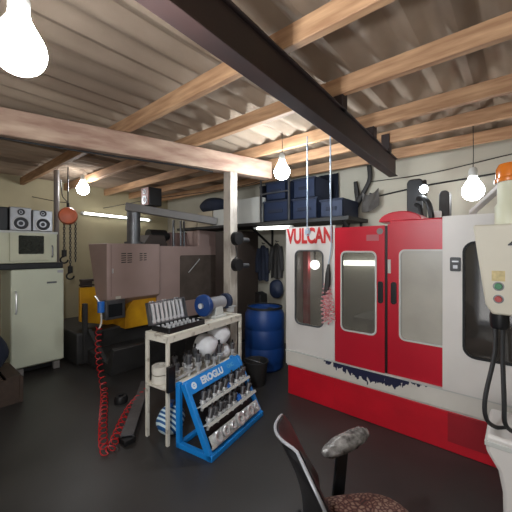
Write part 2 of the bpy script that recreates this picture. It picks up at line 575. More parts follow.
# ------------------------------------------------------------------ red and white machining centre
FX0, FX1 = -2.125, 0.45
FB = 3.04
t = thing('machining_center', 'large red and white machining centre with two red doors', 'machine', (FX0, FB, 0))
bm = NB()
box(bm, FX0, FX0 + .03, FB + .02, 4.5, .36, 1.95)
box(bm, FX1 - .03, FX1, FB + .02, 4.5, .36, 1.95)
box(bm, FX0, FX1, 4.47, 4.5, .36, 1.95)
box(bm, FX0, FX1, FB + .02, 4.5, .33, .37)
box(bm, FX0, FX1, FB + .05, 4.5, 1.88, 1.91)
obj('body', bm, 'white', t)
bm = NB(); box(bm, FX0 + .04, FX1 - .04, 4.3, 4.32, .38, 1.87); box(bm, FX0 + .04, FX1 - .04, FB + .1, 4.3, .38, .5); obj('interior_liner', bm, 'liner', t)
bm = NB(); box(bm, -1.35, -.55, 3.55, 3.95, .5, .85); box(bm, -1.5, -.4, 3.5, 4.0, .85, .92); obj('work_table', bm, 'gsteel', t, bevel=.01)
bm = NB(); box(bm, -1.0, -.6, 3.7, 4.1, 1.1, 1.86); lathe(bm, [(0, .9), (.05, .92), (.09, 1.0), (.1, 1.1), (0, 1.1)], 20, T(-.8, 3.85, .0)); obj('spindle_head', bm, 'lgrey', t, bevel=.01)
bm = NB(); box(bm, -2.09, -2.02, 3.36, 3.42, .5, 1.86); obj('inner_post', bm, 'red', t)
bm = NB(); tube(bm, [(-1.98, 4.2, 1.515), (-1.3, 4.2, 1.525)], .036, 12); obj('window_glow_tube', bm, 'tube', t)  # glowing tube added to draw the bright band in the door window
bm = NB(); bmesh.ops.create_uvsphere(bm, u_segments=18, v_segments=12, radius=.058, matrix=T(-1.955, 3.42, 1.515)); w = obj('window_glow_globe', bm, emit('lit_globe', (.95, .97, 1), 9), t)  # glowing globe added to draw the bright disc in the lettered panel's window
bm = NB(); tube(bm, [(-1.955, 3.42, 1.565), (-1.955, 3.42, 1.88)], .014, 8); obj('globe_stem', bm, 'gsteel', w)
# red skirt, dark gap, belt
bm = NB(); box(bm, FX0 + .02, FX1, FB + .012, 4.48, 0.0, .335); obj('skirt', bm, 'red2', t, bevel=.006)
bm = NB(); box(bm, FX0 + .22, FX0 + .62, FB + .008, FB + .014, .06, .29); obj('access_panel', bm, 'red2', t)
bm = NB(); box(bm, -.47, -.2, FB + .004, FB + .014, .085, .33); obj('access_panel', bm, mat('dull_red_paint', (160, 18, 34), .5, 0, .2, 4), t, label='dull red access panel at the right of the skirt')
bm = NB(); box(bm, FX0 + .015, FX1, FB + .03, FB + .2, .32, .37); obj('shadow_gap', bm, 'black', t)
bm = NB(); box(bm, FX0, FX1, FB - .008, FB + .03, .355, .515); obj('belt', bm, 'belt', t, bevel=.006)
bm = NB(); box(bm, FX0 - .004, FX1, FB - .014, FB + .03, .511, .523); obj('drip_edge', bm, 'lgrey', t)
def window(wx0, wx1, wz0, wz1, r, t0, seal, pane, parent):
    bm = NB(); ringplate(bm, rrect(wx0 - .016, wx1 + .016, wz0 - .016, wz1 + .016, r + .012), rrect(wx0, wx1, wz0, wz1, r), t0 - .008, t0 + .012)
    w = obj('window_seal', bm, seal, parent)
    bm = NB(); prism(bm, rrect(wx0 - .002, wx1 + .002, wz0 - .002, wz1 + .002, r), t0 + .006, t0 + .012); obj('pane', bm, pane, w, smooth=False)
bm = NB(); panel(bm, FX0, -1.5, .525, 1.962, -1.985, -1.645, .86, 1.685, .06, FB, FB + .03); p = obj('front_panel', bm, 'white', t, label='white front panel with red lettering')
window(-1.985, -1.645, .86, 1.685, .06, FB, 'gsteel', 'paneclear', p)
text('lettering', 'VULCAN', .235, T(-1.812, FB - .002, 1.852, PI / 2), 'letter', p, .001, .009, .63)
bm = NB(); panel(bm, -1.497, -.985, .525, 1.935, -1.415, -1.075, .88, 1.675, .045, FB, FB + .03); d1 = obj('door', bm, 'red', t, label='red sliding door with a grey window')
window(-1.415, -1.075, .88, 1.675, .045, FB, 'lgrey', 'pane', d1)
bm = NB(); panel(bm, -.965, -.44, .525, 1.945, -.845, -.475, .88, 1.69, .04, FB + .02, FB + .05); d2 = obj('door', bm, 'red', t, label='red sliding door with a milky scuffed window')
window(-.845, -.475, .88, 1.69, .04, FB + .02, 'lgrey', 'panelight', d2)
bm = NB(); box(bm, -.984, -.966, FB + .01, FB + .05, .53, 1.93); obj('door_gap', bm, 'black', t)
for xx, dd, yy in ((-1.022, d1, FB), (-.908, d2, FB + .02)):
    bm = NB(); ringplate(bm, rrect(xx - .025, xx + .025, 1.19, 1.40, .024), rrect(xx - .014, xx + .014, 1.205, 1.385, .013), yy - .014, yy + .004)
    prism(bm, rrect(xx - .015, xx + .015, 1.2, 1.39, .012), yy - .003, yy + .004)
    obj('handle', bm, 'black', dd)
bm = NB(); lathe(bm, [(0, 0), (.03, 0), (.03, .006), (0, .006)], 20, T(-1.03, FB + .001, 1.88, PI / 2)); obj('round_badge', bm, 'grey', d1)
bm = NB(); box(bm, -1.16, -1.04, FB - .002, FB + .002, 1.79, 1.85); obj('faded_label', bm, mat('faded_red_label', (178, 92, 98), .5), d1)
bm = NB(); box(bm, -.962, -.935, FB + .012, FB + .022, 1.48, 1.61); obj('paper_label', bm, 'lgrey', d2)
bm = NB(); panel(bm, -.503, FX1, .525, 1.985, -.345, .38, .845, 1.755, .075, FB - .025, FB + .012); p = obj('front_panel', bm, 'white', t, label='white right front panel with a big dark window')
window(-.345, .38, .845, 1.755, .075, FB - .025, 'rubber', 'paned', p)
bm = NB(); prism(bm, rrect(-.447, -.372, 1.525, 1.64, .01), FB - .04, FB - .025); k = obj('door_lock', bm, 'black', p)
bm = NB(); box(bm, -.432, -.387, FB - .043, FB - .039, 1.60, 1.612); obj('lock_plate', bm, 'silver', k)
bm = NB(); box(bm, -.425, -.394, FB - .044, FB - .039, 1.548, 1.575); obj('key_plate', bm, 'silver', k)
# top deck: red housing, rounded lid, black motors
bm = NB(); box(bm, -.96, -.50, FB + .06, 4.2, 1.9, 1.985); obj('top_housing', bm, 'red', t, bevel=.012)
bm = NB(); prism(bm, [(u * .0 + .20 * math.cos(R(a)), .10 * math.sin(R(a))) for u, a in [(0, a) for a in range(0, 181, 15)]], -.2, .2, 'xz', T(-.90, 3.4, 1.98))
obj('rounded_lid', bm, 'red', t, bevel=.01)
bm = NB(); prism(bm, rrect(-.085, .085, 0, .565, .05), -.1, .12, 'xz', T(-.925, 3.98, 1.95)); obj('motor_cover', bm, 'black', t, bevel=.012, label='taller black motor cover')
bm = NB(); prism(bm, rrect(-.048, .048, 0, .37, .045), -.07, .07, 'xz', T(-.605, 3.78, 1.95)); obj('motor_cover', bm, 'darkpaint', t, bevel=.012, label='smaller rounded dark grey motor cover')
bm = NB(); box(bm, -.70, -.62, 3.60, 3.69, 1.96, 2.10); obj('terminal_box', bm, 'lgrey', t, bevel=.004)
bm = NB(); tube(bm, smooth_path([(-.86, 3.78, 2.27), (-.80, 3.7, 2.26), (-.73, 3.62, 2.18), (-.70, 3.6, 2.05), (-.70, 3.62, 1.95)]), .028, 10); tube(bm, smooth_path([(-.88, 3.76, 2.2), (-.82, 3.66, 2.15), (-.78, 3.6, 1.97)]), .022, 10); obj('motor_cable', bm, 'cable', t)
t = thing('work_lamp', 'small lit lamp on the black motor above the red machine', 'lamp', (-.80, 3.76, 2.36))
bm = NB(); bmesh.ops.create_uvsphere(bm, u_segments=16, v_segments=10, radius=.042, matrix=T(-.80, 3.74, 2.36)); obj('bulb', bm, 'smallbulb', t)
bm = NB(); tube(bm, [(-.80, 3.755, 2.40), (-.80, 3.78, 2.46)], [.03, .018], 10); tube(bm, [(-.80, 3.78, 2.46), (-.82, 3.84, 2.47), (-.845, 3.9, 2.42)], .01, 8); obj('holder', bm, 'black', t)

# ------------------------------------------------------------------ control console at the right edge
t = thing('control_console', 'pale grey control console with green and red buttons and black cables', 'console', (.05, 2.42, 0))
CB = 2.42
bm = NB()
prism(bm, [(-.235, 1.86), (.42, 1.86), (.42, 1.30), (-.135, 1.30), (-.17, 1.36)], CB, CB + .26); box_ = obj('control_box', bm, 'consolepaint', t, bevel=.012)
for zz, mm, r in ((1.476, 'green', .021), (1.398, 'redbtn', .02)):
    xx = -.104
    bm = NB(); lathe(bm, [(0, .022), (r * .8, .022), (r, .014), (r, 0), (0, 0)], 20, T(xx, CB, zz, PI / 2)); bt = obj('button', bm, mm, box_)
    bm = NB(); lathe(bm, [(r, .004), (r * 1.35, .004), (r * 1.35, 0), (r, 0)], 20, T(xx, CB, zz, PI / 2)); obj('button_ring', bm, 'gsteel', bt)
bm = NB(); box(bm, -.138, -.072, CB - .002, CB + .002, 1.508, 1.572); obj('warning_label', bm, 'ylabel', box_)
text('lettering', '4', .085, T(-.034, CB - .001, 1.735, PI / 2), 'black', box_, .001, .0015, 1.2)
bm = NB(); bar(bm, (-.07, CB + .24, 2.16), (-.31, 3.18, 2.02), .05, .03); bar(bm, (-.31, 3.18, 2.02), (-.31, 3.24, 1.97), .05, .03); obj('support_arm', bm, 'white', t, bevel=.006)
# pedestal with a flared foot
bm = NB()
prism(bm, [(-.16, .60), (.42, .60), (.42, 0), (-.075, 0), (-.08, .28), (-.10, .40), (-.16, .50)], CB - .12, CB + .30); obj('pedestal', bm, 'white', t, bevel=.02)
bm = NB(); box(bm, -.165, .42, CB - .125, CB + .3, .535, .565); obj('pedestal_trim', bm, 'lgrey', t, bevel=.004)
bm = NB(); box(bm, .16, .36, CB + .05, CB + .22, .58, 1.31); obj('column', bm, 'white', t, bevel=.01)
bm = NB(); lathe(bm, [(0, 1.30), (.05, 1.30), (.05, 1.22), (.042, 1.2), (0, 1.2)], 16, T(-.105, CB + .1, 0)); obj('cable_gland', bm, 'black', t)
for k, (x0, x1, x2) in enumerate(((-.125, -.165, -.12), (-.085, -.075, -.03))):
    bm = NB(); tube(bm, smooth_path([(x0, CB + .1, 1.25), (x0, CB + .03, 1.05), (x1, CB - .06, .8), (x1 + .005, CB - .08, .68), (x2, CB - .02, .615), (x2 + .05, CB + .04, .6)]), .0125, 8); obj('cable', bm, 'cable', t)
bm = NB(); lathe(bm, [(0, 1.86), (.085, 1.86), (.085, 1.98), (.072, 2.0), (.072, 2.13), (0, 2.13)], 24, T(-.045, CB + .12, 0)); bc = obj('beacon_base', bm, 'cream', t)
bm = NB(); lathe(bm, [(0, 2.13), (.088, 2.13), (.088, 2.15), (.08, 2.16), (.08, 2.215), (.066, 2.245), (0, 2.25)], 24, T(-.045, CB + .12, 0)); obj('beacon_lens', bm, 'amber', bc, label='amber beacon lens')

# ------------------------------------------------------------------ mauve machine
t = thing('milling_machine', 'older mauve milling machine with vented cabinet and yellow guards', 'machine', (-5.4, 3.2, 0))
MA = -4.67
bm = NB(); prism(bm, [(MA, 1.80), (-5.35, 1.80), (-4.98, .78), (MA, .95)], 2.06, 2.95, 'xz'); cab = obj('control_cabinet', bm, 'mauve', t, bevel=.012)
def slots(y0, y1, z0, n, nm):
    bm = NB()
    for k in range(n):
        for a, b in ((y0, (y0 + y1) / 2 - .012), ((y0 + y1) / 2 + .012, y1)):
            prism(bm, [(a, z0 + k * .034), (b, z0 + k * .034 + .004), (b, z0 + k * .034 + .018), (a, z0 + k * .034 + .014)], MA - .002, MA + .006, 'yz')
    return obj(nm, bm, 'darkpaint', cab)
slots(2.28, 2.45, 1.50, 5, 'vent')
slots(2.58, 2.70, 1.53, 4, 'vent')
bm = NB(); box(bm, MA - .002, MA + .004, 2.12, 2.128, 1.0, 1.78); obj('door_seam', bm, 'mauve2', cab)
bm = NB(); box(bm, MA - .01, MA + .02, 2.135, 2.15, 1.35, 1.42); obj('latch', bm, 'steel', cab)
bm = NB(); box(bm, MA + .002, MA + .008, 2.19, 2.27, .955, .995); obj('white_label', bm, 'pearl', cab)
# hanging display at the cabinet's lower corner
bm = NB(); box(bm, MA - .12, MA + .03, 2.03, 2.33, .66, .95); ds = obj('display', bm, 'gsteel', t, bevel=.012)
bm = NB(); box(bm, MA + .028, MA + .034, 2.07, 2.28, .70, .89); obj('screen', bm, 'screen', ds)
# enclosure with a scratched window
bm = NB(); panel(bm, 2.95, 4.50, .45, 1.77, 3.42, 4.38, .75, 1.60, .03, MA - .13, MA - .09, 'yz'); en = obj('enclosure_front', bm, 'mauve', t)
bm = NB(); prism(bm, rrect(3.41, 4.39, .74, 1.61, .03), MA - .125, MA - .115, 'yz'); obj('window_pane', bm, mat('brown_scratched_pane', (104, 92, 84), .22, 0, .3, 4), en, smooth=False)
bm = NB(); tube(bm, [(MA - .088, 3.62, 1.28), (MA - .088, 3.88, 1.52)], .009, 6); tube(bm, [(MA - .1, 3.62, 1.28), (MA - .088, 3.62, 1.28)], .009, 6); tube(bm, [(MA - .1, 3.88, 1.52), (MA - .088, 3.88, 1.52)], .009, 6); obj('wiper_bar', bm, 'steel', en)
bm = NB(); box(bm, -6.4, MA - .13, 2.95, 4.5, .45, 1.75); obj('enclosure_body', bm, 'mauve2', t, bevel=.01)
bm = NB(); tube(bm, [(MA - .06, 4.40, .9), (MA - .06, 4.40, 1.45)], .014, 8); tube(bm, [(MA - .1, 4.40, .93), (MA - .06, 4.40, .93)], .012, 8); tube(bm, [(MA - .1, 4.40, 1.42), (MA - .06, 4.40, 1.42)], .012, 8); obj('grab_handle', bm, 'lgrey', en)
# yellow guards
bm = NB(); prism(bm, [(1.89, 1.11), (2.28, 1.10), (2.60, 1.10), (2.60, .42), (2.44, .42), (1.89, .58)], -5.28, -5.22, 'yz'); box(bm, -6.2, -5.22, 2.54, 2.60, .45, 1.1); obj('yellow_guard', bm, 'yellow', t, bevel=.006)
bm = NB(); prism(bm, [(2.40, .44), (2.98, .44), (2.98, .97), (2.62, .97), (2.56, .92), (2.40, .72)], MA - .55, MA - .12, 'yz'); obj('yellow_guard', bm, 'yellow', t, bevel=.006)
bm = NB(); box(bm, -5.33, -5.2, 1.92, 2.2, 1.2, 1.235); box(bm, -5.35, -5.2, 1.92, 2.1, 1.13, 1.15); box(bm, -5.33, -5.29, 1.93, 2.1, 1.0, 1.22); obj('guard_rail', bm, 'brown', t)
# dark base and chip trough
bm = NB(); box(bm, -6.3, -4.95, 1.75, 4.4, 0, .46); obj('base', bm, 'darkpaint', t, bevel=.02)
bm = NB(); prism(bm, [(-5.0, .0), (-4.2, .0), (-4.1, .36), (-4.16, .38), (-4.3, .14), (-4.95, .2), (-4.98, .45), (-5.0, .45)], 1.9, 3.1, 'xz'); obj('chip_trough', bm, 'darkpaint', t, bevel=.006)
bm = NB(); bar(bm, (-4.95, 1.86, .05), (-4.95, 1.86, .9), .06, .06, (1, 0, 0)); bar(bm, (-4.3, 1.95, .02), (-4.9, 1.9, .5), .05, .05); obj('brace', bm, 'darkpaint', t)
# pendant arm on its round post
bm = NB(); tube(bm, [(-5.05, 2.68, 1.78), (-5.05, 2.68, 2.40)], .11, 20); tube(bm, [(-5.05, 2.68, 1.78), (-5.05, 2.68, 1.84)], .15, 20); obj('arm_post', bm, 'gsteel', t)
bm = NB(); bar(bm, (-5.05, 2.54, 2.43), (-4.25, 3.86, 2.22), .14, .13); arm = obj('pendant_arm', bm, 'grey', t, bevel=.01)
# column, motor and pipes behind
bm = NB(); box(bm, -6.1, -5.3, 3.55, 4.45, 1.7, 2.05); obj('column_housing', bm, 'mauve2', t, bevel=.012)
bm = NB(); box(bm, -5.3, -4.9, 3.98, 4.45, 1.74, 2.095); obj('head_cover', bm, 'mauve', t, bevel=.012)
bm = NB(); prism(bm, [(0, 0), (.5, 0), (.42, .2), (.12, .2)], -.2, .2, 'yz', T(-5.2, 2.83, 1.77)); obj('bellows_cover', bm, 'brown', t, bevel=.008)
bm = NB(); tube(bm, [(-5.3, 3.1, 1.97), (-5.3, 3.45, 1.97)], .12, 18); tube(bm, [(-5.3, 3.45, 1.97), (-5.3, 3.53, 1.97)], .07, 18); box(bm, -5.4, -5.2, 3.12, 3.4, 1.72, 1.87); obj('spindle_motor', bm, 'black', t)
bm = NB()
for yy in (3.55, 3.72, 3.8):
    tube(bm, [(-5.15, yy, 1.72), (-5.15, yy, 2.28)], .022, 8)
obj('pipe', bm, 'gsteel', t)
# hi-fi box on the arm
t = thing('loudspeaker', 'black speaker with reddish cone sitting on the grey pendant arm', 'speaker', (-4.84, 2.9, 2.43))
bm = NB(); box(bm, -4.96, -4.72, 2.78, 3.02, 2.452, 2.76); obj('cabinet', bm, 'black', t, bevel=.012)
bm = NB(); box(bm, -4.95, -4.73, 2.765, 2.78, 2.46, 2.75); bf = obj('front_baffle', bm, mat('reddish_baffle', (150, 92, 80), .5, 0, .4, 20), t)
for zz, r in ((2.56, .072), (2.70, .04)):
    bm = NB(); lathe(bm, [(r, 0), (r, .012), (r * .85, .012), (r * .3, -.004), (0, .004)], 20, T(-4.84, 2.765, zz - .015, PI / 2)); obj('cone', bm, 'silver', bf)

# ------------------------------------------------------------------ fridge corner
FA = -5.05
t = thing('refrigerator', 'old white refrigerator with one door on short feet', 'refrigerator', (FA - .3, 1.3, 0))
bm = NB(); box(bm, FA - .62, FA - .05, 1.0, 1.61, .10, 1.44); obj('cabinet', bm, 'fridge', t, bevel=.02)
bm = NB(); box(bm, FA - .048, FA, .995, 1.615, .125, 1.438); dr = obj('door', bm, 'fridge', t, bevel=.016)
bm = NB(); tube(bm, smooth_path([(FA, 1.045, .86), (FA + .045, 1.045, .89), (FA + .045, 1.045, 1.12), (FA, 1.045, 1.15)], 6), .011, 8); obj('handle', bm, 'chrome', dr)
bm = NB(); box(bm, FA, FA + .004, 1.40, 1.52, 1.23, 1.255); obj('badge', bm, 'gsteel', dr)
bm = NB(); box(bm, FA, FA + .006, 1.53, 1.60, 1.375, 1.41); obj('hinge_cap', bm, 'silver', dr)
bm = NB(); box(bm, FA - .58, FA - .09, 1.05, 1.56, .04, .1); obj('plinth', bm, 'black', t)
for (aa, bb) in ((FA - .06, 1.1), (FA - .06, 1.53), (FA - .56, 1.1), (FA - .56, 1.53)):
    bm = NB(); box(bm, aa - .035, aa + .035, bb - .04, bb + .04, 0, .1); obj('foot', bm, 'grey', t, bevel=.006)
bm = NB(); box(bm, FA - .64, FA + .01, .83, 1.60, 1.442, 1.52); single('tray', bm, 'black', 'black tray between the refrigerator and the cream oven', 'tray', loc=(FA - .3, 1.25, 1.442), bevel=.01)
t = thing('oven', 'cream oven with a dark glass door standing above the refrigerator', 'oven', (FA - .3, 1.2, 1.522))
bm = NB(); box(bm, FA - .6, FA - .02, .80, 1.535, 1.522, 1.955); obj('body', bm, 'cream', t, bevel=.012)
bm = NB(); panel(bm, .985, 1.44, 1.56, 1.93, 1.075, 1.365, 1.645, 1.895, .015, FA - .02, FA + .012, 'yz'); dr = obj('door', bm, 'cream', t)
bm = NB(); prism(bm, rrect(1.07, 1.37, 1.64, 1.9, .015), FA - .015, FA - .005, 'yz'); obj('door_glass', bm, mat('oven_glass', (40, 44, 38), .2, 0, .5, 40), dr, smooth=False)
bm = NB(); tube(bm, [(FA + .012, 1.46, 1.60), (FA + .035, 1.46, 1.62), (FA + .035, 1.46, 1.74), (FA + .012, 1.46, 1.76)], .009, 8); obj('latch_handle', bm, 'gsteel', dr)
bm = NB(); box(bm, FA - .02, FA + .002, .80, 1.535, 1.925, 1.955); obj('top_trim', bm, 'lgrey', t)
def hifi(y0, y1, zt, label):
    t = thing('bookshelf_speaker', label, 'speaker', (FA - .18, (y0 + y1) / 2, 1.957), 0, 'silver speakers on the cream oven')
    bm = NB(); box(bm, FA - .32, FA - .03, y0, y1, 1.957, zt); obj('cabinet', bm, 'darkpaint', t, bevel=.01)
    bm = NB(); box(bm, FA - .032, FA - .004, y0 + .002, y1 - .002, 1.959, zt - .002); f = obj('front_baffle', bm, 'silver', t, bevel=.01)
    yc = (y0 + y1) / 2
    for zz, r in ((2.055, .082), (2.205, .042)):
        bm = NB(); lathe(bm, [(r * 1.18, 0), (r * 1.16, .014), (r, .014), (r * .98, 0), (r * 1.0, -.004)], 28, T(FA - .004, yc, zz, 0, PI / 2)); rg = obj('driver_ring', bm, 'chrome', f)
        bm = NB(); lathe(bm, [(r * .99, .006), (r * .9, .008), (r * .35, -.012), (r * .3, -.002), (0, .006)], 28, T(FA + .002, yc, zz, 0, PI / 2)); obj('cone', bm, 'conesp', rg)
hifi(.985, 1.225, 2.27, 'silver twin-cone speaker on the cream oven, beside the black box')
hifi(1.235, 1.475, 2.25, 'silver twin-cone speaker on the cream oven, next to the wall pole')
bm = NB(); box(bm, FA - .32, FA - .03, .80, .975, 1.957, 2.26); single('stereo_unit', bm, 'black', 'black stereo unit at the end of the cream oven top', 'stereo', loc=(FA - .18, .9, 1.957), bevel=.012)
# pole and orange chain hoist
bm = NB(); tube(bm, [(-5.72, 1.72, 0), (-5.72, 1.72, 3.0)], .04, 12); single('steel_pole', bm, 'grey', 'thin grey pole reaching the roof beside the refrigerator', 'pole', loc=(-5.72, 1.72, 0))
HX, HY, HZ = cam_pt(68, 216, 4.75)
t = thing('chain_hoist', 'orange round chain hoist with hanging chains next to the pole', 'hoist', (HX, HY, HZ))
d = Vector((-HX, -HY, 0)).normalized()
rot = d.to_track_quat('Z', 'Y').to_matrix().to_4x4()
bm = NB(); lathe(bm, [(0, -.1), (.12, -.1), (.13, -.06), (.13, .05), (.115, .085), (.05, .1), (0, .1)], 28, Matrix.Translation((HX, HY, HZ)) @ rot); obj('housing', bm, 'orange', t)
bm = NB(); tube(bm, [(HX, HY, HZ + .12), (HX, HY, HZ + .2)], .02, 8); tube(bm, [(HX, HY, HZ + .2), (HX, HY, 2.98)], .009, 6); obj('top_hook', bm, 'dark', t)
def chain(p, q, nm, parent, link=.05):
    bm = NB()
    p, q = Vector(p), Vector(q)
    n = int((q - p).length / (link * .72))
    for i in range(n):
        c = p + (q - p) * ((i + .5) / n)
        ang = 0 if i % 2 else PI / 2
        pts = []
        for k in range(9):
            a = 2 * PI * k / 8
            pts.append(c + Vector((math.cos(ang) * .014 * math.cos(a), math.sin(ang) * .014 * math.cos(a), link / 2 * math.sin(a))))
        tube(bm, pts, .0055, 5, False)
    return obj(nm, bm, 'dark', parent)
side = Vector((d.y, -d.x, 0))
for s, zb in ((-.10, 1.52), (-.03, 1.35), (.05, 1.6)):
    p = Vector((HX, HY, HZ - .1)) + side * s
    chain(p, (p.x, p.y, zb), 'chain', t)
for s, zb in ((-.03, 1.35), (.05, 1.6)):
    p = Vector((HX, HY, zb)) + side * s
    bm = NB(); tube(bm, [p + Vector((0, 0, .1)), p + Vector((0, 0, 0))], .035, 10)
    tube(bm, [p + side * (.05 * math.sin(a)) + Vector((0, 0, -.05 + .05 * math.cos(a))) for a in [R(v) for v in range(0, 271, 30)]], .012, 8)
    obj('hook_block', bm, 'dark', t)

# ------------------------------------------------------------------ bench with grinder, sockets, bags
BX, BY = -2.312, 1.535      # front corner nearest the camera; long side runs to (-2.47, 2.6)
BL = math.hypot(.14, 1.08)
brz = math.atan2(1.08, -.14) # local x = along length, local +y = away from the rack side
t = thing('workbench', 'narrow chipped white steel bench with one middle shelf', 'bench', (BX, BY, 0), brz)
BD = .30
LEG = .028
bm = NB(); box(bm, 0, BL, 0, BD, .935, .96); obj('top', bm, 'bench', t, bevel=.004, local=True)
for xx in (0, BL - LEG):
    for yy in (0, BD - LEG):
        bm = NB(); box(bm, xx, xx + LEG, yy, yy + LEG, 0, .935); obj('leg', bm, 'bench', t, local=True, bevel=.002)
bm = NB(); box(bm, .0, BL, .002, BD - .002, .475, .49); obj('shelf', bm, 'bench', t, local=True)
bm = NB(); box(bm, 0, BL, -.001, .02, .89, .935); box(bm, 0, BL, BD - .02, BD, .89, .935); box(bm, 0, .02, .02, BD - .02, .89, .935); box(bm, BL - .02, BL, .02, BD - .02, .89, .935); obj('rail', bm, 'bench', t, local=True)
BM = Matrix.Translation((BX, BY, 0)) @ Matrix.Rotation(brz, 4, 'Z')
def bl(x, y, z):
    return tuple(BM @ Vector((x, y, z)))
# open socket case: base tray and lid standing behind
t = thing('socket_case', 'open black tool case full of sockets and spanners on the bench', 'case', bl(.22, .15, .96), brz)
bm = NB(); ringplate(bm, rrect(.04, .50, -.13, .12, .02, 3), rrect(.052, .488, -.118, .108, .015, 3), .012, .05, 'xy'); box(bm, .045, .495, -.125, .115, .0, .014)
bmesh.ops.translate(bm, vec=(-.22, 0, 0), verts=bm.verts[:]); ct = obj('case_tray', bm, 'black', t, local=True)
LT = T(-.20, .12, .03, R(-18), 0, 0)      # lid leans back
LT = T(-.20, 0, .0) @ T(0, .118, .045, R(-14), 0, 0)
bm = NB(); box(bm, .0, .46, 0, .012, 0, .21, LT); 
for a in ((0, .46, -.025, 0, 0, .012), (0, .46, -.025, 0, .198, .21), (0, .012, -.025, 0, 0, .21), (.448, .46, -.025, 0, 0, .21)):
    box(bm, *a, LT)
ld = obj('case_lid', bm, 'gsteel', t, local=True)
CM = Matrix.Translation(bl(.22, .15, .96)) @ Matrix.Rotation(brz, 4, 'Z')
ORD = ['first', 'second', 'third', 'fourth', 'fifth', 'sixth', 'seventh', 'eighth', 'ninth', 'tenth', 'eleventh', 'twelfth']
for i in range(8):
    bm = NB()
    xx = .055 + i * .05
    L = .175 - .008 * (i % 3)
    bar(bm, (xx, -.012, .02), (xx, -.012, .02 + L), .024, .012, (0, 1, 0))
    lathe(bm, [(.012, -.005), (.02, -.005), (.02, .005), (.012, .005)], 14, T(xx, -.008, .03, PI / 2), closed=True)
    prism(bm, [(-.02, 0), (.02, 0), (.022, .028), (.008, .03), (.008, .014), (-.008, .014), (-.008, .03), (-.022, .028)], -.013, -.003, 'xz', T(xx, 0, .015 + L))
    bmesh.ops.transform(bm, matrix=CM @ LT, verts=bm.verts[:])
    c = CM @ LT @ Vector((xx, 0, .1))
    single('spanner', bm, 'chrome', f'shiny spanner in the open case lid, {ORD[i]} from the near bench end', 'spanner', 'spanners in the case lid', loc=c)
sp = None
for r in range(3):
    for i in range(8):
        rad = .012 + .001 * ((i * 3 + r) % 5)
        bm = NB(); lathe(bm, [(rad * .55, .02), (rad * .55, .036), (rad, .036), (rad, .004), (rad * .8, 0), (0, 0), (0, .02)], 12)
        o = obj('socket', bm, 'chrome')
        o.location = CM @ Vector((-.15 + i * .052 + .012 * (r % 2), -.09 + r * .072, .0145))
        tag(o, f'chrome socket in the {["row along the tray front", "middle row of the tray", "row under the lid"][r]}, {ORD[i]} from the near bench end', 'socket', 'sockets in the case tray')
# bench grinder
gx = .80
t = thing('bench_grinder', 'bench grinder with blue wheel guard on the white bench', 'grinder', bl(gx, .15, .96), brz)
bm = NB(); box(bm, -.09, .10, -.08, .08, 0, .03); prism(bm, [(-.07, .03), (.08, .03), (.055, .12), (-.045, .12)], -.06, .06, 'xz'); obj('stand', bm, 'lgrey', t, local=True, bevel=.006)
bm = NB(); tube(bm, [(-.12, 0, .155), (-.10, 0, .155), (.12, 0, .155), (.14, 0, .155)], [.05, .068, .068, .05], 24); obj('motor', bm, 'silver', t, local=True)
for s, mm in ((-1, 'blue'), (1, 'dark')):
    bm = NB(); r_ = .115 if s < 0 else .088
    lathe(bm, [(0, -.028), (r_ - .008, -.028), (r_, -.02), (r_, .02), (r_ - .008, .028), (0, .028)], 28, T(s * .185, 0, .155, 0, PI / 2)); g = obj('wheel_guard', bm, 'barrel' if s < 0 else 'bluecrate', t, local=True)
    bm = NB(); lathe(bm, [(0, -.012), (.028, -.012), (.028, .012), (0, .012)], 14, T(s * .23, 0, .155, 0, PI / 2)); tube(bm, [(s * .14, 0, .155), (s * .24, 0, .155)], .014, 10); obj('spindle_nut', bm, 'steel', g, local=True)
bm = NB(); box(bm, .16, .25, -.1, -.06, .09, .1); box(bm, .2, .21, -.1, .0, .03, .095); obj('tool_rest', bm, 'steel', t, local=True)
# white cloth bundles on the shelf
def blob(sx, sy, sz, seed, n=3):
    rnd = random.Random(seed)
    bm = NB(); bmesh.ops.create_icosphere(bm, subdivisions=4, radius=1)
    ph = [rnd.uniform(0, 6) for _ in range(9)]
    for v in bm.verts:
        c = v.co
        d = 1 + .05 * math.sin(3 * c.x + ph[0]) * math.cos(3 * c.y + ph[1]) + .03 * math.sin(5 * c.z + ph[2] + 3 * c.x) + .012 * math.sin(11 * c.y + ph[3] + 5 * c.z)
        v.co = Vector((c.x * sx, c.y * sy, c.z * sz)) * d
    return bm
def bag(x, y, z, sx, sy, sz, seed, label, rz=0):
    bm = blob(sx, sy, sz, seed)
    zmin = min(v.co.z for v in bm.verts)
    for v in bm.verts:
        v.co.z = max(v.co.z, zmin * .86)
    o = obj('cloth_bag', bm, 'cloth')
    o.location = bl(x, y, z - zmin * .86 + .001); o.rotation_euler = (0, 0, brz + rz)
    tag(o, label, 'bag', 'white bags under the bench top')
bag(.62, .13, .60, .125, .13, .115, 1, 'white bundled bag under the bench top, lower front one of the pair')
bag(.84, .13, .67, .13, .13, .115, 2, 'white bundled bag piled highest under the grinder')
bag(.72, .22, .49, .13, .075, .12, 5, 'white bundled bag at the back of the bench shelf under the pile')
bag(.90, .15, .49, .11, .1, .09, 3, 'grey-white bundled bag beneath the highest one on the bench shelf')
# rings on the shelf's near end
for i, (x, y, z, l) in enumerate(((.09, .20, .491, 'cream ring lying on the bench shelf, lower of two'), (.09, .2, .571, 'cream ring lying on the bench shelf, upper of two'))):
    bm = NB(); lathe(bm, [(.035, 0), (.075, 0), (.078, .02), (.078, .05), (.075, .07), (.035, .07)], 24, closed=True)
    o = obj('plastic_ring', bm, 'pearl'); o.location = bl(x, y, z); tag(o, l, 'ring', 'cream rings on the bench shelf')
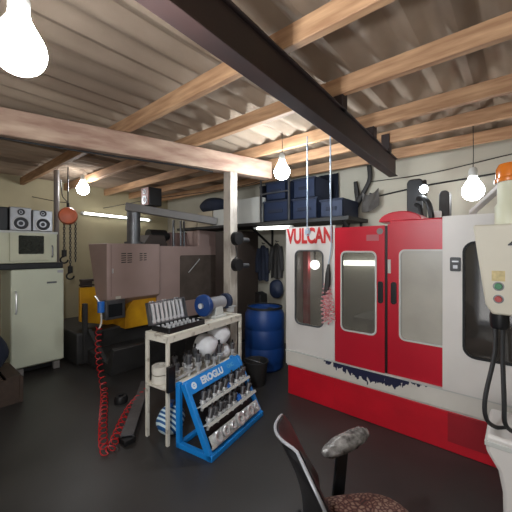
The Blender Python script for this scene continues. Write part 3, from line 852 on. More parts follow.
# ------------------------------------------------------------------ tool holders (one model, copied)
def holder_model(label):
    t = thing('tool_holder', label, 'tool holder', (0, 0, 0), 0, 'tool holders on rack and shelf')
    bm = NB(); lathe(bm, [(0, -.062), (.012, -.062), (.021, 0), (0, 0)], 14); obj('taper', bm, 'steel', t, local=True)
    bm = NB(); lathe(bm, [(0, 0), (.03, 0), (.031, .006), (.025, .009), (.025, .015), (.031, .018), (.031, .025), (.022, .027), (0, .027)], 18); obj('flange', bm, 'steel', t, local=True)
    bm = NB(); lathe(bm, [(0, .027), (.02, .027), (.019, .06), (.024, .063), (.025, .092), (.02, .098), (.01, .098), (.01, .09), (0, .09)], 16); obj('collet_nut', bm, 'gsteel', t, local=True)
    bm = NB(); tube(bm, [(0, 0, .09), (0, 0, .13)], .008, 10); obj('cutter', bm, 'dark', t, local=True)
    return t
proto = None
def holder(mtx, label, sc=1.0):
    global proto
    if proto is None:
        proto = holder_model(label)
        o = proto
    else:
        o = copy_tree(proto)
        o['label'] = label
    o.matrix_world = mtx @ Matrix.Scale(sc, 4)
    return o
# ------------------------------------------------------------------ blue A-frame tool rack
rrz = R(99.6)
RC = (-2.165, 2.02)
t = thing('tool_rack', 'blue sloping tool rack with three rows of tool holders on the floor', 'rack', (*RC, 0), rrz)
RL = .83
yf, yb, ytop, zt = -.225, .165, .09, .555
for s in (-1, 1):
    x = s * (RL / 2 - .02)
    bm = NB(); bar(bm, (x, yf + .02, 0.0), (x, ytop, zt), .04, .055, (0, 1, 0)); obj('front_post', bm, 'blue', t, local=True, bevel=.004)
    bm = NB(); bar(bm, (x, yb - .02, 0), (x, ytop + .06, zt), .04, .045, (0, 1, 0)); obj('back_post', bm, 'blue', t, local=True, bevel=.004)
    bm = NB(); box(bm, x - .02, x + .02, yf, yb, 0, .045); obj('foot_bar', bm, 'blue', t, local=True, bevel=.004)
bm = NB(); box(bm, -RL / 2, RL / 2, yf - .004, yf + .04, .002, .05); obj('front_bar', bm, 'blue', t, local=True, bevel=.004)
bm = NB(); box(bm, -RL / 2 + .03, RL / 2 - .03, yb - .04, yb, .002, .04); obj('back_bar', bm, 'blue', t, local=True, bevel=.004)
sl = math.atan2(ytop - yf, zt)                       # lean of the sloping front from vertical
SM = T(0, yf + .02, 0.0, -sl, 0, 0)                  # local z now runs up the slope, -y points out
SLEN = math.hypot(ytop - yf - .02, zt)
bm = NB(); box(bm, -RL / 2, RL / 2, -.034, -.024, SLEN - .11, SLEN + .015, SM); hd = obj('header_plate', bm, 'blue', t, local=True, bevel=.003)
RM = Matrix.Translation((*RC, 0)) @ Matrix.Rotation(rrz, 4, 'Z')
text('lettering', 'EROGLU', .083, RM @ SM @ T(-.06, -.036, SLEN - .048, PI / 2), 'wletter', hd, .001, .004, 1.0)
text('lettering', 'CNC', .05, RM @ SM @ T(.225, -.036, SLEN - .045, PI / 2), mat('faded_blue_lettering', (84, 162, 214), .5), hd, .001, .002, 1.0).name = 'faded_lettering'
bm = NB(); lathe(bm, [(.014, 0), (.03, 0), (.03, .003), (.014, .003)], 20, SM @ T(-.315, -.034, SLEN - .05, PI / 2), closed=True); lathe(bm, [(0, .003), (.008, .003), (.008, 0), (0, 0)], 12, SM @ T(-.315, -.034, SLEN - .05, PI / 2)); obj('round_logo', bm, 'wletter', hd, local=True)
bm = NB(); box(bm, -RL / 2 + .04, RL / 2 - .04, .0, .005, .03, SLEN - .1, SM); obj('back_sheet', bm, 'black', t, local=True)
ROW = [SLEN - .225, SLEN - .375, SLEN - .505]
trays = []
for i, z in enumerate(ROW):
    tilt = R(62 if i < 2 else 20)
    TM = SM @ T(0, -.012, z, 0, 0, 0)
    bm = NB()
    TI = TM @ T(0, 0, 0, R(-(90 - 62)) * 0, 0, 0)
    if i < 2:
        box(bm, -RL / 2 + .04, RL / 2 - .04, -.075, .005, -.003, .003, TM)
        box(bm, -RL / 2 + .04, RL / 2 - .04, -.079, -.073, -.022, .004, TM)
    else:
        TM = SM @ T(0, -.02, z, R(0), 0, 0)
        box(bm, -RL / 2 + .04, RL / 2 - .04, -.03, -.024, -.055, .045, TM)
        box(bm, -RL / 2 + .04, RL / 2 - .04, -.03, .015, -.058, -.052, TM)
    obj('tray', bm, 'lgrey', t, local=True)
    trays.append(TM)
rn = ['top', 'middle', 'bottom']
rnd = random.Random(3)
spots = {0: [-.30, -.235, -.15, -.085, .0, .10, .20, .27, .325], 1: [-.305, -.25, -.17, -.10, -.03, .05, .20, .29], 2: []}
for i in (0, 1):
    for j, xx in enumerate(spots[i]):
        mtx = RM @ trays[i] @ T(xx, -.03, .012, R(30 + rnd.uniform(-8, 8)), R(16 + rnd.uniform(-9, 9)), 0)
        holder(mtx, f'tool holder in the {rn[i]} row of the blue rack, {ORD[j]} from its near end', rnd.uniform(.88, 1.15))
# collet nuts lying as bright rings in the bottom tray
for j, xx in enumerate([-.30, -.19, -.085, .03, .105, .20, .30]):
    r = [.05, .044, .036, .056, .046, .05, .034][j]
    bm = NB(); lathe(bm, [(r * .42, 0), (r * .46, .03), (r * .8, .034), (r, .026), (r, 0)], 22, closed=True)
    o = obj('collet_ring', bm, 'steel')
    o.matrix_world = RM @ trays[2] @ T(xx, -.031, -.0, PI / 2, 0, 0)
    tag(o, f'bright collet ring in the bottom row of the blue rack, {ORD[j]} from its near end', 'collet', 'collet rings in the bottom rack row')
for j, (xx, row) in enumerate(((.135, 1), (.055, 0))):
    bm = NB(); box(bm, -.03, .03, -.02, .02, 0, .05); tube(bm, [(0, 0, .05), (0, 0, .075)], .016, 12)
    o = obj('blue_plug', bm, 'bluefit', bevel=.005); o.matrix_world = RM @ trays[row] @ T(xx, -.034, .004)
    tag(o, f'small blue plastic plug in the {rn[row]} row of the blue rack', 'plug')
# holders and bits standing on the bench shelf
for j, (xx, yy) in enumerate(((.20, .10), (.26, .2), (.32, .07), (.38, .18), (.44, .06), (.50, .16), (.56, .05), (.66, .04), (.74, .045), (.98, .05), (1.03, .16))):
    s = 1.0 + .3 * ((j * 7) % 3) / 2
    holder(BM @ T(xx, yy, .491 + .062 * s, 0, 0, j), f'tool holder standing on the bench shelf, {ORD[j]} from the near end', s)
for j, (x0, y0, x1, y1, z) in enumerate(((.35, -.02, .58, -.05, .50), (.12, .05, .40, .02, .505))):
    bm = NB(); tube(bm, [bl(x0, y0 + .03, z + .0), bl(x1, y1 + .04, z + .03)], [.014, .01], 8)
    single('steel_bar', bm, 'steel', ['bright steel bar lying across the shelf above the blue rack', 'steel bar lying at the near end of the bench shelf'][j], 'bar', loc=bl(x0, y0, z))
bm = NB(); box(bm, -.04, .04, -.015, .015, 0, .22)
o = obj('angle_iron', bm, 'dark', bevel=.003); o.location = bl(-.02, -.02, .47); o.rotation_euler = (0, 0, brz); o.location = bl(.02, -.018, .476); tag(o, 'dark steel plate leaning at the near bench leg on the shelf', 'plate')
# round striped bundle under the bench
def stripe_mat():
    m = mat('blue_white_stripes', (214, 226, 230), .6, 0, .1)
    nt = m.node_tree
    b = nt.nodes['Principled BSDF']
    tc = nt.nodes.new('ShaderNodeTexCoord')
    mp = nt.nodes.new('ShaderNodeMapping')
    mp.inputs['Rotation'].default_value = (0, R(40), 0)
    w = nt.nodes.new('ShaderNodeTexWave')
    w.inputs['Scale'].default_value = 8.5
    w.inputs['Distortion'].default_value = 2.2
    w.inputs['Detail Scale'].default_value = .8
    w.inputs['Detail'].default_value = 0
    rp = nt.nodes.new('ShaderNodeValToRGB')
    rp.color_ramp.elements[0].position = .48; rp.color_ramp.elements[0].color = (*lin((24, 82, 138)), 1)
    rp.color_ramp.elements[1].position = .56; rp.color_ramp.elements[1].color = (*lin((206, 224, 230)), 1)
    nt.links.new(tc.outputs['Object'], mp.inputs[0]); nt.links.new(mp.outputs[0], w.inputs['Vector'])
    nt.links.new(w.outputs['Fac'], rp.inputs[0]); nt.links.new(rp.outputs[0], b.inputs['Base Color'])
    return m
t = thing('striped_bundle', 'round blue and white striped bundle on the floor under the bench', 'bundle', bl(.17, .15, 0), brz)
bm = blob(.135, .115, .135, 12)
zm = min(v.co.z for v in bm.verts) * .86
for v in bm.verts: v.co.z = max(v.co.z, zm) - zm
obj('wrapping', bm, stripe_mat(), t, local=True)
bm = NB(); lathe(bm, [(.0, .225), (.03, .235), (.018, .262), (.035, .29), (.0, .285)], 12); obj('tied_neck', bm, 'bluefit', t, local=True)
# ------------------------------------------------------------------ barrel, bucket
def lath_thing(name, x, y, prof, m, label, cat, seg=36):
    t = thing(name, label, cat, (x, y, 0))
    bm = NB(); lathe(bm, prof, seg, T(x, y, 0)); obj('body', bm, m, t)
    return t
BXX, BYY = -2.85, 3.53
t = lath_thing('barrel', BXX, BYY, [(0, 0), (.25, 0), (.275, .03), (.275, .1), (.282, .12), (.284, .16), (.288, .3), (.284, .312), (.284, .328), (.289, .34), (.289, .56), (.285, .572), (.285, .588), (.289, .6), (.285, .78), (.25, .85), (.25, .87), (.235, .87), (.235, .84), (0, .84)], 'barrel', 'large blue plastic barrel standing between the post and the red machine', 'barrel')
bm = NB(); lathe(bm, [(.25, .855), (.262, .86), (.262, .885), (.25, .888), (.24, .88)], 36, T(BXX, BYY, 0)); obj('lid_ring', bm, 'rubber', t)
bm = NB(); lathe(bm, [(0, .84), (.04, .84), (.04, .865), (0, .865)], 14, T(BXX + .1, BYY, 0)); obj('bung', bm, 'black', t)
t = lath_thing('bucket', -2.56, 3.0, [(0, 0), (.115, 0), (.15, .28), (.158, .28), (.158, .3), (.145, .3), (.11, .02), (0, .02)], 'darkpaint', 'dark grey bucket on the floor beside the blue barrel', 'bucket', 28)
bm = NB(); tube(bm, [(-2.56 + .15 * math.cos(a), 3.0 - .02 - .1 * abs(math.sin(a)), .29 - .0 + .05 * math.sin(a)) for a in [R(v) for v in range(0, 181, 15)]], .005, 6); obj('handle', bm, 'gsteel', t)

# ------------------------------------------------------------------ back corner: locker, shelf with boxes, coats
t = thing('locker', 'tall dark brown metal locker behind the whitewashed post', 'locker', (-4.18, 4.3, 0))
LX0, LX1, LY = -4.48, -3.89, 4.05
bm = NB(); box(bm, LX0, LX1, LY, 4.62, .05, 2.05); obj('body', bm, 'brown', t, bevel=.006)
bm = NB(); box(bm, LX0 + .01, LX1 - .01, LY - .018, LY, .07, 2.04); dr = obj('door', bm, 'brown', t, bevel=.004)
bm = NB(); box(bm, LX1 - .09, LX1 - .07, LY - .04, LY - .018, 1.0, 1.14); obj('handle', bm, 'gsteel', dr)
bm = NB(); box(bm, LX0 + .02, LX1 - .02, LY + .02, 4.6, 0, .05); obj('plinth', bm, 'black', t)
SZ = 2.16
t = thing('storage_shelf', 'dark storage shelf high on the back wall loaded with boxes', 'shelf', (-3.4, 4.3, SZ))
bm = NB(); box(bm, -5.6, -1.75, 3.95, 4.648, SZ - .05, SZ); obj('board', bm, 'darkpaint', t)
for xx in (-5.5, -3.55, -1.85):
    bm = NB(); bar(bm, (xx, 4.63, 1.75), (xx, 4.0, SZ - .05), .03, .03); bar(bm, (xx, 4.63, 1.72), (xx, 4.63, SZ - .05), .03, .03, (0, 1, 0)); obj('bracket', bm, 'dark', t)
for xx in (-3.28, -2.72):
    bm = NB(); bar(bm, (xx, 3.97, SZ), (xx, 3.97, 2.9), .025, .025, (0, 1, 0)); obj('upright', bm, 'gsteel', t)
bm = NB(); bar(bm, (-3.28, 3.97, 2.62), (-2.72, 3.97, 2.62), .02, .02); obj('cross_rail', bm, 'gsteel', t)
def carton(x0, x1, y0, y1, z1, m, label, z0=SZ + .001, rz=0):
    t = thing('carton', label, 'box', ((x0 + x1) / 2, (y0 + y1) / 2, z0), 0, 'boxes on the high storage shelf')
    bm = NB(); box(bm, x0, x1, y0, y1, z0, z1 - .004); obj('body', bm, m, t, bevel=.006)
    bm = NB(); box(bm, x0 + .004, (x0 + x1) / 2 - .003, y0 + .004, y1 - .004, z1 - .004, z1); box(bm, (x0 + x1) / 2 + .003, x1 - .004, y0 + .004, y1 - .004, z1 - .004, z1); obj('flaps', bm, m, t)
carton(-4.50, -4.06, 4.0, 4.5, 2.46, 'cardw', 'pale carton on the high shelf, left of the post')
carton(-3.96, -3.34, 4.0, 4.5, 2.60, 'cardw', 'pale carton on the high shelf, between the post and the grey uprights')
carton(-5.0, -4.56, 4.02, 4.5, 2.46, 'card', 'beige carton on the high shelf above the mauve machine')
carton(-5.46, -5.06, 4.05, 4.5, 2.4, 'card', 'beige carton at the far left end of the high shelf')
for i, (x0, x1, z0, z1) in enumerate(((-3.25, -2.76, SZ + .001, 2.5), (-2.68, -2.25, SZ + .001, 2.48), (-2.66, -2.28, 2.482, 2.78), (-2.2, -1.85, SZ + .001, 2.42), (-3.2, -2.8, 2.502, 2.8))):
    t = thing('storage_crate', ['dark blue crate between the grey uprights on the high shelf', 'dark blue crate on the high shelf right of the uprights, lower of two', 'dark blue crate stacked on another on the high shelf right of the uprights', 'dark blue crate at the end of the high shelf over the machine', 'dark blue crate stacked between the grey uprights'][i], 'crate', ((x0 + x1) / 2, 4.3, z0), 0, 'blue crates on the high shelf')
    bm = NB()
    for a in ((x0, x1, 4.0, 4.02, z0, z1), (x0, x1, 4.5, 4.52, z0, z1), (x0, x0 + .02, 4.0, 4.52, z0, z1), (x1 - .02, x1, 4.0, 4.52, z0, z1), (x0, x1, 4.0, 4.52, z0, z0 + .02)):
        box(bm, *a)
    obj('body', bm, 'bluecrate', t, bevel=.004)
    bm = NB(); box(bm, x0 - .008, x1 + .008, 3.99, 4.0, z1 - .03, z1); box(bm, x0 + .1, x1 - .1, 3.985, 4.0, (z0 + z1) / 2 - .03, (z0 + z1) / 2 + .02); obj('rim', bm, 'navy', t)
bm = blob(.34, .2, .17, 21)
zm = min(v.co.z for v in bm.verts) * .85
for v in bm.verts: v.co.z = max(v.co.z, zm)
o = obj('tarpaulin', bm, 'navy'); o.location = (-4.78, 4.26, 2.462 - zm); tag(o, 'crumpled dark blue tarpaulin on the beige carton left of the post', 'tarpaulin')
tube_lamp((-3.36, 3.93, 2.06), (-2.66, 3.93, 2.05), (0, -1, 0), 'lit fluorescent tube under the high shelf beside the machine lettering')
# added dark sheet that darkens the back wall behind the shelf
bm = NB()
g = [[bm.verts.new((-3.85 + 1.65 * i / 40, 4.61 + .016 * math.sin(i * .9) + .012 * math.sin(i * 2.3 + j), 2.93 - .72 * j / 8)) for j in range(9)] for i in range(41)]
for i in range(40):
    for j in range(8):
        bm.faces.new((g[i][j], g[i + 1][j], g[i + 1][j + 1], g[i][j + 1]))
bmesh.ops.solidify(bm, geom=bm.faces[:], thickness=.006)
single('wall_darkening_sheet', bm, 'navy', 'added dark blue sheet darkening the back wall behind the crates', 'sheeting', loc=(-2.8, 4.61, 2.2))
# coats on wall hooks
def coat(x, z0, z1, w, seed, m, label, y=4.6):
    rnd = random.Random(seed)
    t = thing('work_coat', label, 'coat', (x, y, z0), 0, 'coats hanging on the back wall')
    bm = NB()
    nu, nv = 14, 10
    for sgn in (-1, 1):
        g = []
        for i in range(nu + 1):
            u = i / nu * 2 - 1
            row = []
            for j in range(nv + 1):
                v = j / nv
                ww = w * (.55 + .45 * min(1, v * 2.2)) / 2
                fold = .02 * math.sin(u * 9 + seed) * v
                row.append(bm.verts.new((x + u * ww, y + .0 - (.04 + fold * .7) * (1 if sgn < 0 else -.3) * (1 - u * u * .8), z1 - (z1 - z0) * v - .06 * abs(u) * (1 - v) + .015 * math.sin(u * 5 + seed) * v)))
            g.append(row)
        for i in range(nu):
            for j in range(nv):
                bm.faces.new((g[i][j], g[i + 1][j], g[i + 1][j + 1], g[i][j + 1]))
    bmesh.ops.remove_doubles(bm, verts=bm.verts[:], dist=.0005)
    b = obj('body', bm, m, t)
    for s in (-1, 1):
        bm = NB(); tube(bm, [(x + s * w * .3, y - .02, z1 - .07), (x + s * w * .46, y - .03, (z0 + z1) / 2 + .05), (x + s * w * .5, y - .03, z0 + (z1 - z0) * .22)], [.05, .045, .04], 10); obj('sleeve', bm, m, t)
    bm = NB(); tube(bm, [(x, YF, z1 + .03), (x, y - .03, z1 + .02), (x, y - .04, z1 + .05)], .008, 6); obj('hook', bm, 'dark', t)
coat(-3.745, 1.12, 1.80, .26, 1, 'navy', 'dark work coat hanging on the pale wall nearest the locker')
coat(-3.42, 1.18, 1.83, .26, 4, 'darkpaint', 'dark work coat hanging on the pale wall nearest the machine')
bm = blob(.14, .1, .17, 9)
o = obj('blue_pouch', bm, 'bluecrate'); o.location = (-3.36, 4.5, 1.0); tag(o, 'blue pouch hanging on the pale wall below the coats', 'pouch')
bm = NB(); prism(bm, [(-.16, 0), (.16, 0), (.16, .1), (.09, .14), (.05, .92), (-.07, .96), (-.1, .14), (-.16, .1)], -.1, .1, 'xz', T(-3.5, 4.25, .0))
o = single('hand_pump', bm, 'dark', 'dark machine fitting standing on the floor behind the blue barrel', 'fitting', loc=(-3.5, 4.25, 0), bevel=.01)
# wrinkled dark cloths on a rope and a cable tie on the back wall behind the machine
bm = NB(); tube(bm, smooth_path([(-2.10, 4.585, 2.02), (-1.99, 4.585, 2.24), (-1.88, 4.585, 2.43), (-1.76, 4.585, 2.62), (-1.70, 4.585, 2.76), (-1.71, 4.585, 2.95)], 5), [.05] * 12 + [.035] * 14, 8)
tube(bm, [(-1.88, 4.585, 2.42), (-1.90, 4.585, 2.58), (-1.92, 4.585, 2.74)], [.035, .04, .03], 8)
single('flue_hose', bm, 'darkpaint', 'dark flexible duct hanging on the back wall behind the red doors', 'duct', loc=(-1.9, 4.585, 2.3))
t = thing('grey_rag', 'limp grey rag hanging on the back wall above the red door', 'rag', (-1.68, 4.6, 2.2))
bm = NB()
g = [[bm.verts.new((-1.80 + .25 * i / 8, 4.54 + .02 * math.sin(i * 1.3 + j), 2.56 - .3 * j / 6 - .05 * math.sin(i * .5) + (.02 * i if j == 6 else 0))) for j in range(7)] for i in range(9)]
for i in range(8):
    for j in range(6):
        bm.faces.new((g[i][j], g[i + 1][j], g[i + 1][j + 1], g[i][j + 1]))
bmesh.ops.solidify(bm, geom=bm.faces[:], thickness=.008)
obj('cloth', bm, 'grey', t)
bm = NB(); tube(bm, [(-1.68, YF, 2.53), (-1.68, 4.53, 2.53)], .01, 6); obj('nail', bm, 'dark', t)
# conduits along the back wall
def wire(pts, r, m, label, cat='cable', name='electric_cable', n=6):
    bm = NB(); tube(bm, smooth_path(pts, n), r, 6)
    c = Vector(pts[0])
    return single(name, bm, m, label, cat, loc=c)
wire([(-1.75, 4.63, 2.47), (-1.0, 4.63, 2.56), (-.3, 4.63, 2.60), (1.2, 4.63, 2.72)], .011, 'cable', 'black cable clipped along the back wall above the machine, lower of two')
wire([(-1.75, 4.63, 2.72), (-.9, 4.63, 2.72), (.2, 4.63, 2.83), (1.2, 4.63, 2.84)], .006, 'cable', 'thin cable near the top of the back wall, upper of two')
wire([(-3.46, .1, 2.655), (-3.2, 1.1, 2.64), (-2.95, 2.0, 2.65), (-2.84, 2.52, 2.65)], .009, 'cable', 'black cable strung along the underside of the timber girder')
wire([(-6.98, 1.7, 2.7), (-6.2, 2.0, 2.55), (-5.9, 1.86, 2.62), (-5.72, 1.78, 2.85)], .007, 'cable', 'drooping cable between the cream wall and the grey pole')
wire([(-6.98, 3.0, 2.62), (-5.4, 3.4, 2.72), (-4.0, 3.9, 2.8), (-3.3, 4.2, 2.92)], .006, 'cable', 'thin cable crossing above the mauve machine')
# small machines on the post
def post_motor(z, r, label):
    t = thing('switch_motor', label, 'motor', (PX, PY, z))
    fx = PX + .062
    bm = NB(); tube(bm, [(fx, PY - .005, z), (fx + .02, PY, z), (fx + .09, PY, z)], [r * .8, r, r * .9], 20); obj('housing', bm, 'dark', t)
    bm = NB(); tube(bm, [(fx + .05, PY + r * .5, z - .01), (fx + .05, PY + .2, z - .015)], .028, 12); obj('shaft', bm, 'gsteel', t)
post_motor(1.84, .085, 'round dark switch on the whitewashed post, upper of two')
post_motor(1.52, .08, 'round dark switch on the whitewashed post, lower of two')
bm = NB(); tube(bm, smooth_path([(PX + .075, PY + .02, 1.75), (PX + .08, PY + .03, 1.63), (PX + .075, PY, 1.6)], 5), .008, 6)
single('switch_cable', bm, 'cable', 'short cable joining the two dark switches on the post', 'cable', loc=(PX + .07, PY, 1.68))

# ------------------------------------------------------------------ air hoses
cy_ = 2.98
t = thing('air_hose', 'pink-red coiled air hose hanging on the white lettered panel', 'hose', (-1.545, cy_, 1.3))
cxs = -1.56
bm = NB()
for k in range(4):
    xx = cxs + (k - 1.5) * .035
    tube(bm, helix([(cxs + (xx - cxs) * .3, cy_ + .005, 1.34 - .03 * (k % 2)), (xx + .015 * math.sin(k * 2), cy_ + .005, 1.12 - .05 * (k % 3)), (xx + .02, cy_, .915 + .04 * (k % 2))], .022, .045, 9), .007, 5)
obj('coils', bm, 'hosepink', t)
bm = NB(); tube(bm, smooth_path([(cxs + .04, cy_, 2.96), (cxs + .045, cy_, 2.2), (cxs + .05, cy_, 1.75), (cxs + .02, cy_, 1.55)], 6), .0075, 6); obj('supply_line', bm, 'cord', t)
bm = NB(); tube(bm, [(cxs + .02, cy_, 1.55), (cxs + .015, cy_, 1.45), (cxs + .01, cy_, 1.34), (cxs - .02, cy_, 1.22)], [.012, .03, .034, .02], 8); obj('blow_gun', bm, 'darkpaint', t)
t = thing('power_cord', 'pale cord dropping from the roof to a hook on the lettered panel', 'cord', (-1.80, cy_, 2.0))
bm = NB(); tube(bm, smooth_path([(-1.80, cy_, 2.96), (-1.795, cy_, 2.4), (-1.80, cy_, 1.93)], 6), .0065, 6); obj('line', bm, 'cord', t)
bm = NB(); tube(bm, [(-1.80 + .03 * math.cos(a), cy_ + .01, 1.90 + .04 * math.sin(a)) for a in [2 * PI * k / 14 for k in range(15)]], .006, 6, False); lathe(bm, [(0, 0), (.022, 0), (.022, .03), (0, .03)], 14, T(-1.80, cy_ + .03, 1.9, PI / 2)); obj('loop_hook', bm, 'cord', t)

t = thing('air_hose', 'red spiral air hose falling from a blue fitting on the mauve machine', 'hose', (-4.2, 1.75, 0))
P0 = Vector(cam_pt(101, 308, 4.25))
P1 = Vector(cam_pt(99, 322, 4.2)); 
fl = lambda px, py: (lambda Y: Vector(cam_pt(px, py, Y)) + Vector((0, 0, .035)))(1.7 * 310 / (py - 250))
P2 = fl(104, 398)
bm = NB(); tube(bm, helix(smooth_path([P1 - Vector((0, 0, .06)), (P1 + P2) / 2 + Vector((-.03, -.02, -.02)), P2 + Vector((0, 0, .05)), fl(103, 425), fl(104, 452), fl(111, 452), fl(122, 426), fl(133, 407), fl(146, 394)], 6), .036, .085, 12), .0055, 5); obj('spiral', bm, 'hose', t)
bm = NB(); tube(bm, [P0 + Vector((0, 0, .09)), P0 + Vector((0, 0, -.06))], .045, 10); obj('fitting', bm, 'bluefit', t, label='blue air fitting')
bm = NB(); tube(bm, smooth_path([P0 + Vector((0, 0, -.05)), P0 + Vector((.01, 0, -.2)), P1 + Vector((-.01, 0, -.1))], 5), .012, 8); obj('tail', bm, 'pearl', t)
bm = NB(); tube(bm, [P0 + Vector((0, 0, .08)), Vector((-4.72, 2.04, .80))], .014, 8); tube(bm, [P0 + Vector((0, 0, .05)), P0 + Vector((-.05, -.06, .17))], .012, 8); obj('bracket_pipe', bm, 'steel', t)

# ------------------------------------------------------------------ dark scrap beside the bench, left edge furniture
t = thing('channel_offcut', 'dark steel channel offcut lying on the floor beside the bench leg', 'offcut', (*fl(134, 415)[:2], 0))
a, b = fl(127, 442), fl(146, 386)
a.z = b.z = .06
bm = NB(); bar(bm, a, b, .11, .014); s = (b - a).normalized().cross(Vector((0, 0, 1)))
for q in (-1, 1):
    bar(bm, a + s * .051 * q + Vector((0, 0, -.03)), b + s * .051 * q + Vector((0, 0, -.03)), .008, .06)
obj('channel', bm, 'gsteel', t)
bm = NB(); e = a + Vector((0, 0, -.02)); box(bm, e.x - .06, e.x + .06, e.y - .05, e.y + .05, 0, .045); obj('end_block', bm, 'dark', t, bevel=.006)
c = fl(121, 402)
bm = NB(); lathe(bm, [(.03, 0), (.07, 0), (.075, .04), (.06, .075), (.03, .075)], 20, closed=True)
o = obj('steel_collar', bm, 'dark'); o.location = (c.x, c.y, 0); tag(o, 'dark steel collar lying on the floor next to the channel offcut', 'collar')
t = thing('pallet_crate', 'low dark wooden crate on the floor at the left edge', 'crate', (-4.55, .62, 0))
bm = NB()
for k in range(4):
    box(bm, -4.85, -4.25, .32 + .16 * k, .45 + .16 * k, .28, .305)
obj('top_boards', bm, 'woodcrate', t)
for yy in (.33, .92):
    bm = NB(); box(bm, -4.85, -4.25, yy, yy + .03, .0, .28); obj('side_board', bm, 'woodcrate', t)
for xx in (-4.84, -4.29):
    bm = NB(); box(bm, xx, xx + .03, .36, .92, .0, .28); obj('end_board', bm, 'woodcrate', t)
bm = blob(.22, .24, .26, 31)
zm = min(v.co.z for v in bm.verts) * .85
for v in bm.verts: v.co.z = max(v.co.z, zm)
o = obj('sack', bm, 'navy'); o.location = (-4.58, .64, .306 - zm); tag(o, 'dark blue stuffed sack on the wooden crate at the left edge', 'sack')

# ------------------------------------------------------------------ office chair in the foreground
fa = YAW + R(8)
cc = (0.465 * math.cos(YAW) - 1.25 * math.sin(YAW), 0.465 * math.sin(YAW) + 1.25 * math.cos(YAW))
t = thing('office_chair', 'worn black office chair with patterned brown seat and wrapped armrest', 'chair', (*cc, 0), fa)
# local: +x forward, +y the chair's left
def cushion(sx, sy, sz, e=.35, n=28):
    bm = NB(); bmesh.ops.create_uvsphere(bm, u_segments=40, v_segments=24, radius=1)
    for v in bm.verts:
        c = v.co
        f = lambda q, p: math.copysign(abs(q) ** p, q)
        h = math.hypot(c.x, c.y)
        if h > 1e-6:
            cx, cy = c.x / h, c.y / h
            m_ = (abs(cx) ** 3.2 + abs(cy) ** 3.2) ** (-1 / 3.2)
            hr = h ** .55
            v.co = Vector((cx * m_ * hr * sx, cy * m_ * hr * sy, f(c.z, .8) * sz))
        else:
            v.co = Vector((0, 0, f(c.z, .8) * sz))
    return bm
bm = cushion(.26, .26, .055)
bmesh.ops.translate(bm, vec=(0.0, 0, .495), verts=bm.verts[:]); obj('seat', bm, 'seat', t, local=True)
bm = NB(); prism(bm, rrect(-.23, .23, -.23, .23, .08), .425, .45, 'xy'); obj('seat_pan', bm, 'black', t, local=True, bevel=.006)
# backrest: curved padded shell, leaning back, thick at the lumbar
def back_prof(v):
    """x of the shell at height fraction v"""
    return -.25 - .13 * v + .035 * math.sin(v * PI)
bm = NB()
nu, nv = 16, 18
HZ0, HZ1 = .53, .995
def half_w(v):
    return .215 * (1 - max(0, (v - .72) / .28) ** 3 * .45) * (1 - max(0, (.12 - v) / .12) * .25)
G = {}
for side_ in (0, 1):
    for i in range(nu + 1):
        u = i / nu * 2 - 1
        for j in range(nv + 1):
            v = j / nv
            edge = min(1, (1 - abs(u)) * 5) * min(1, v * 8, (1 - v) * 8 + .0)
            th = (.022 + .05 * math.exp(-((v - .3) / .22) ** 2)) * (edge ** .5 if edge > 0 else 0)
            xx = back_prof(v) + .05 * u * u
            x_ = xx + (th if side_ else -.012 * (edge > 0))
            G[side_, i, j] = bm.verts.new((x_, u * half_w(v), HZ0 + (HZ1 - HZ0) * v))
for side_ in (0, 1):
    for i in range(nu):
        for j in range(nv):
            bm.faces.new((G[side_, i, j], G[side_, i + 1, j], G[side_, i + 1, j + 1], G[side_, i, j + 1]))
bmesh.ops.remove_doubles(bm, verts=bm.verts[:], dist=.0008)
bk = obj('backrest', bm, 'leather', t, local=True)
pts = []
for j in range(nv + 1):
    v = j / nv; pts.append((back_prof(v) + .05 - .012, half_w(v) + .004, HZ0 + (HZ1 - HZ0) * v))
for i in range(nu - 1, 0, -1):
    u = i / nu * 2 - 1; pts.append((back_prof(1) + .05 * u * u - .012, u * half_w(1), HZ1 + .004))
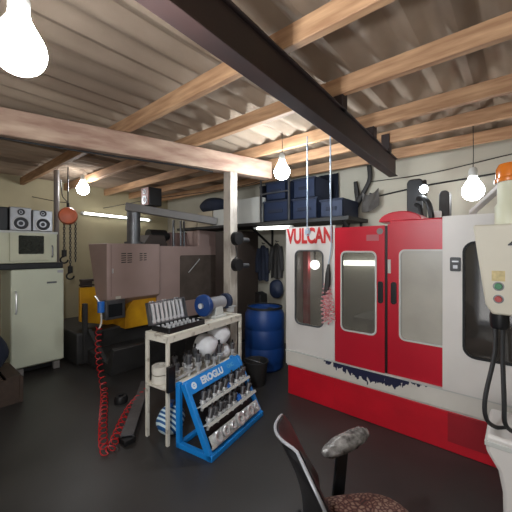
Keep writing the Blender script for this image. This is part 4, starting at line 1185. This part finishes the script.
for j in range(nv, -1, -1):
    v = j / nv; pts.append((back_prof(v) + .05 - .012, -half_w(v) - .004, HZ0 + (HZ1 - HZ0) * v))
bm = NB(); tube(bm, pts, .006, 8); obj('edge_trim', bm, 'silver', bk, local=True, label='silver edge trim')
bm = NB(); bar(bm, (-.05, 0, .43), (-.30, 0, .43), .07, .012); bar(bm, (-.295, 0, .425), (-.29, 0, .66), .07, .012, (1, 0, 0)); obj('back_bracket', bm, 'black', t, local=True)
for s in (1, -1):
    ry = .34 * s
    bm = NB(); bar(bm, (.0, .20 * s, .436), (.0, ry, .436), .05, .02); bar(bm, (-.005, ry - .012 * s, .43), (.025, ry, .675), .06, .024, (0, 1, 0)); ap = obj('arm_post', bm, 'black', t, local=True, bevel=.005)
    bm = NB(); bmesh.ops.create_uvsphere(bm, u_segments=28, v_segments=16, radius=1)
    for v in bm.verts:
        c = v.co
        q = 1 + .10 * math.sin(9 * c.x + 4 * c.y) * math.cos(7 * c.z + 3) + .06 * math.sin(17 * c.y + 8 * c.x)
        v.co = Vector((math.copysign(abs(c.x) ** .7, c.x) * .165, c.y * .045 * q, c.z * .042 * q))
    bmesh.ops.transform(bm, matrix=T(.05, ry + .005 * s, .71, 0, R(-3), R(23 if s > 0 else 0)), verts=bm.verts[:])
    obj('armrest', bm, 'wrap', t, local=True, label='armrest wrapped in crinkled clear plastic')
bm = NB(); tube(bm, [(0, 0, .08), (0, 0, .22), (0, 0, .22), (0, 0, .43)], [.035, .035, .02, .02], 16); obj('gas_lift', bm, 'black', t, local=True)
for k in range(5):
    a = 2 * PI * k / 5 + .3
    c, s = math.cos(a), math.sin(a)
    bm = NB(); bar(bm, (0, 0, .095), (c * .29, s * .29, .075), .045, .03); lg = obj('base_leg', bm, 'black', t, local=True, bevel=.006)
    bm = NB(); lathe(bm, [(0, -.02), (.026, -.02), (.028, 0), (.026, .02), (0, .02)], 16, T(c * .29, s * .29, .028, PI / 2, 0, a)); tube(bm, [(c * .29, s * .29, .028), (c * .29, s * .29, .075)], .008, 8); obj('caster', bm, 'rubber', lg, local=True)
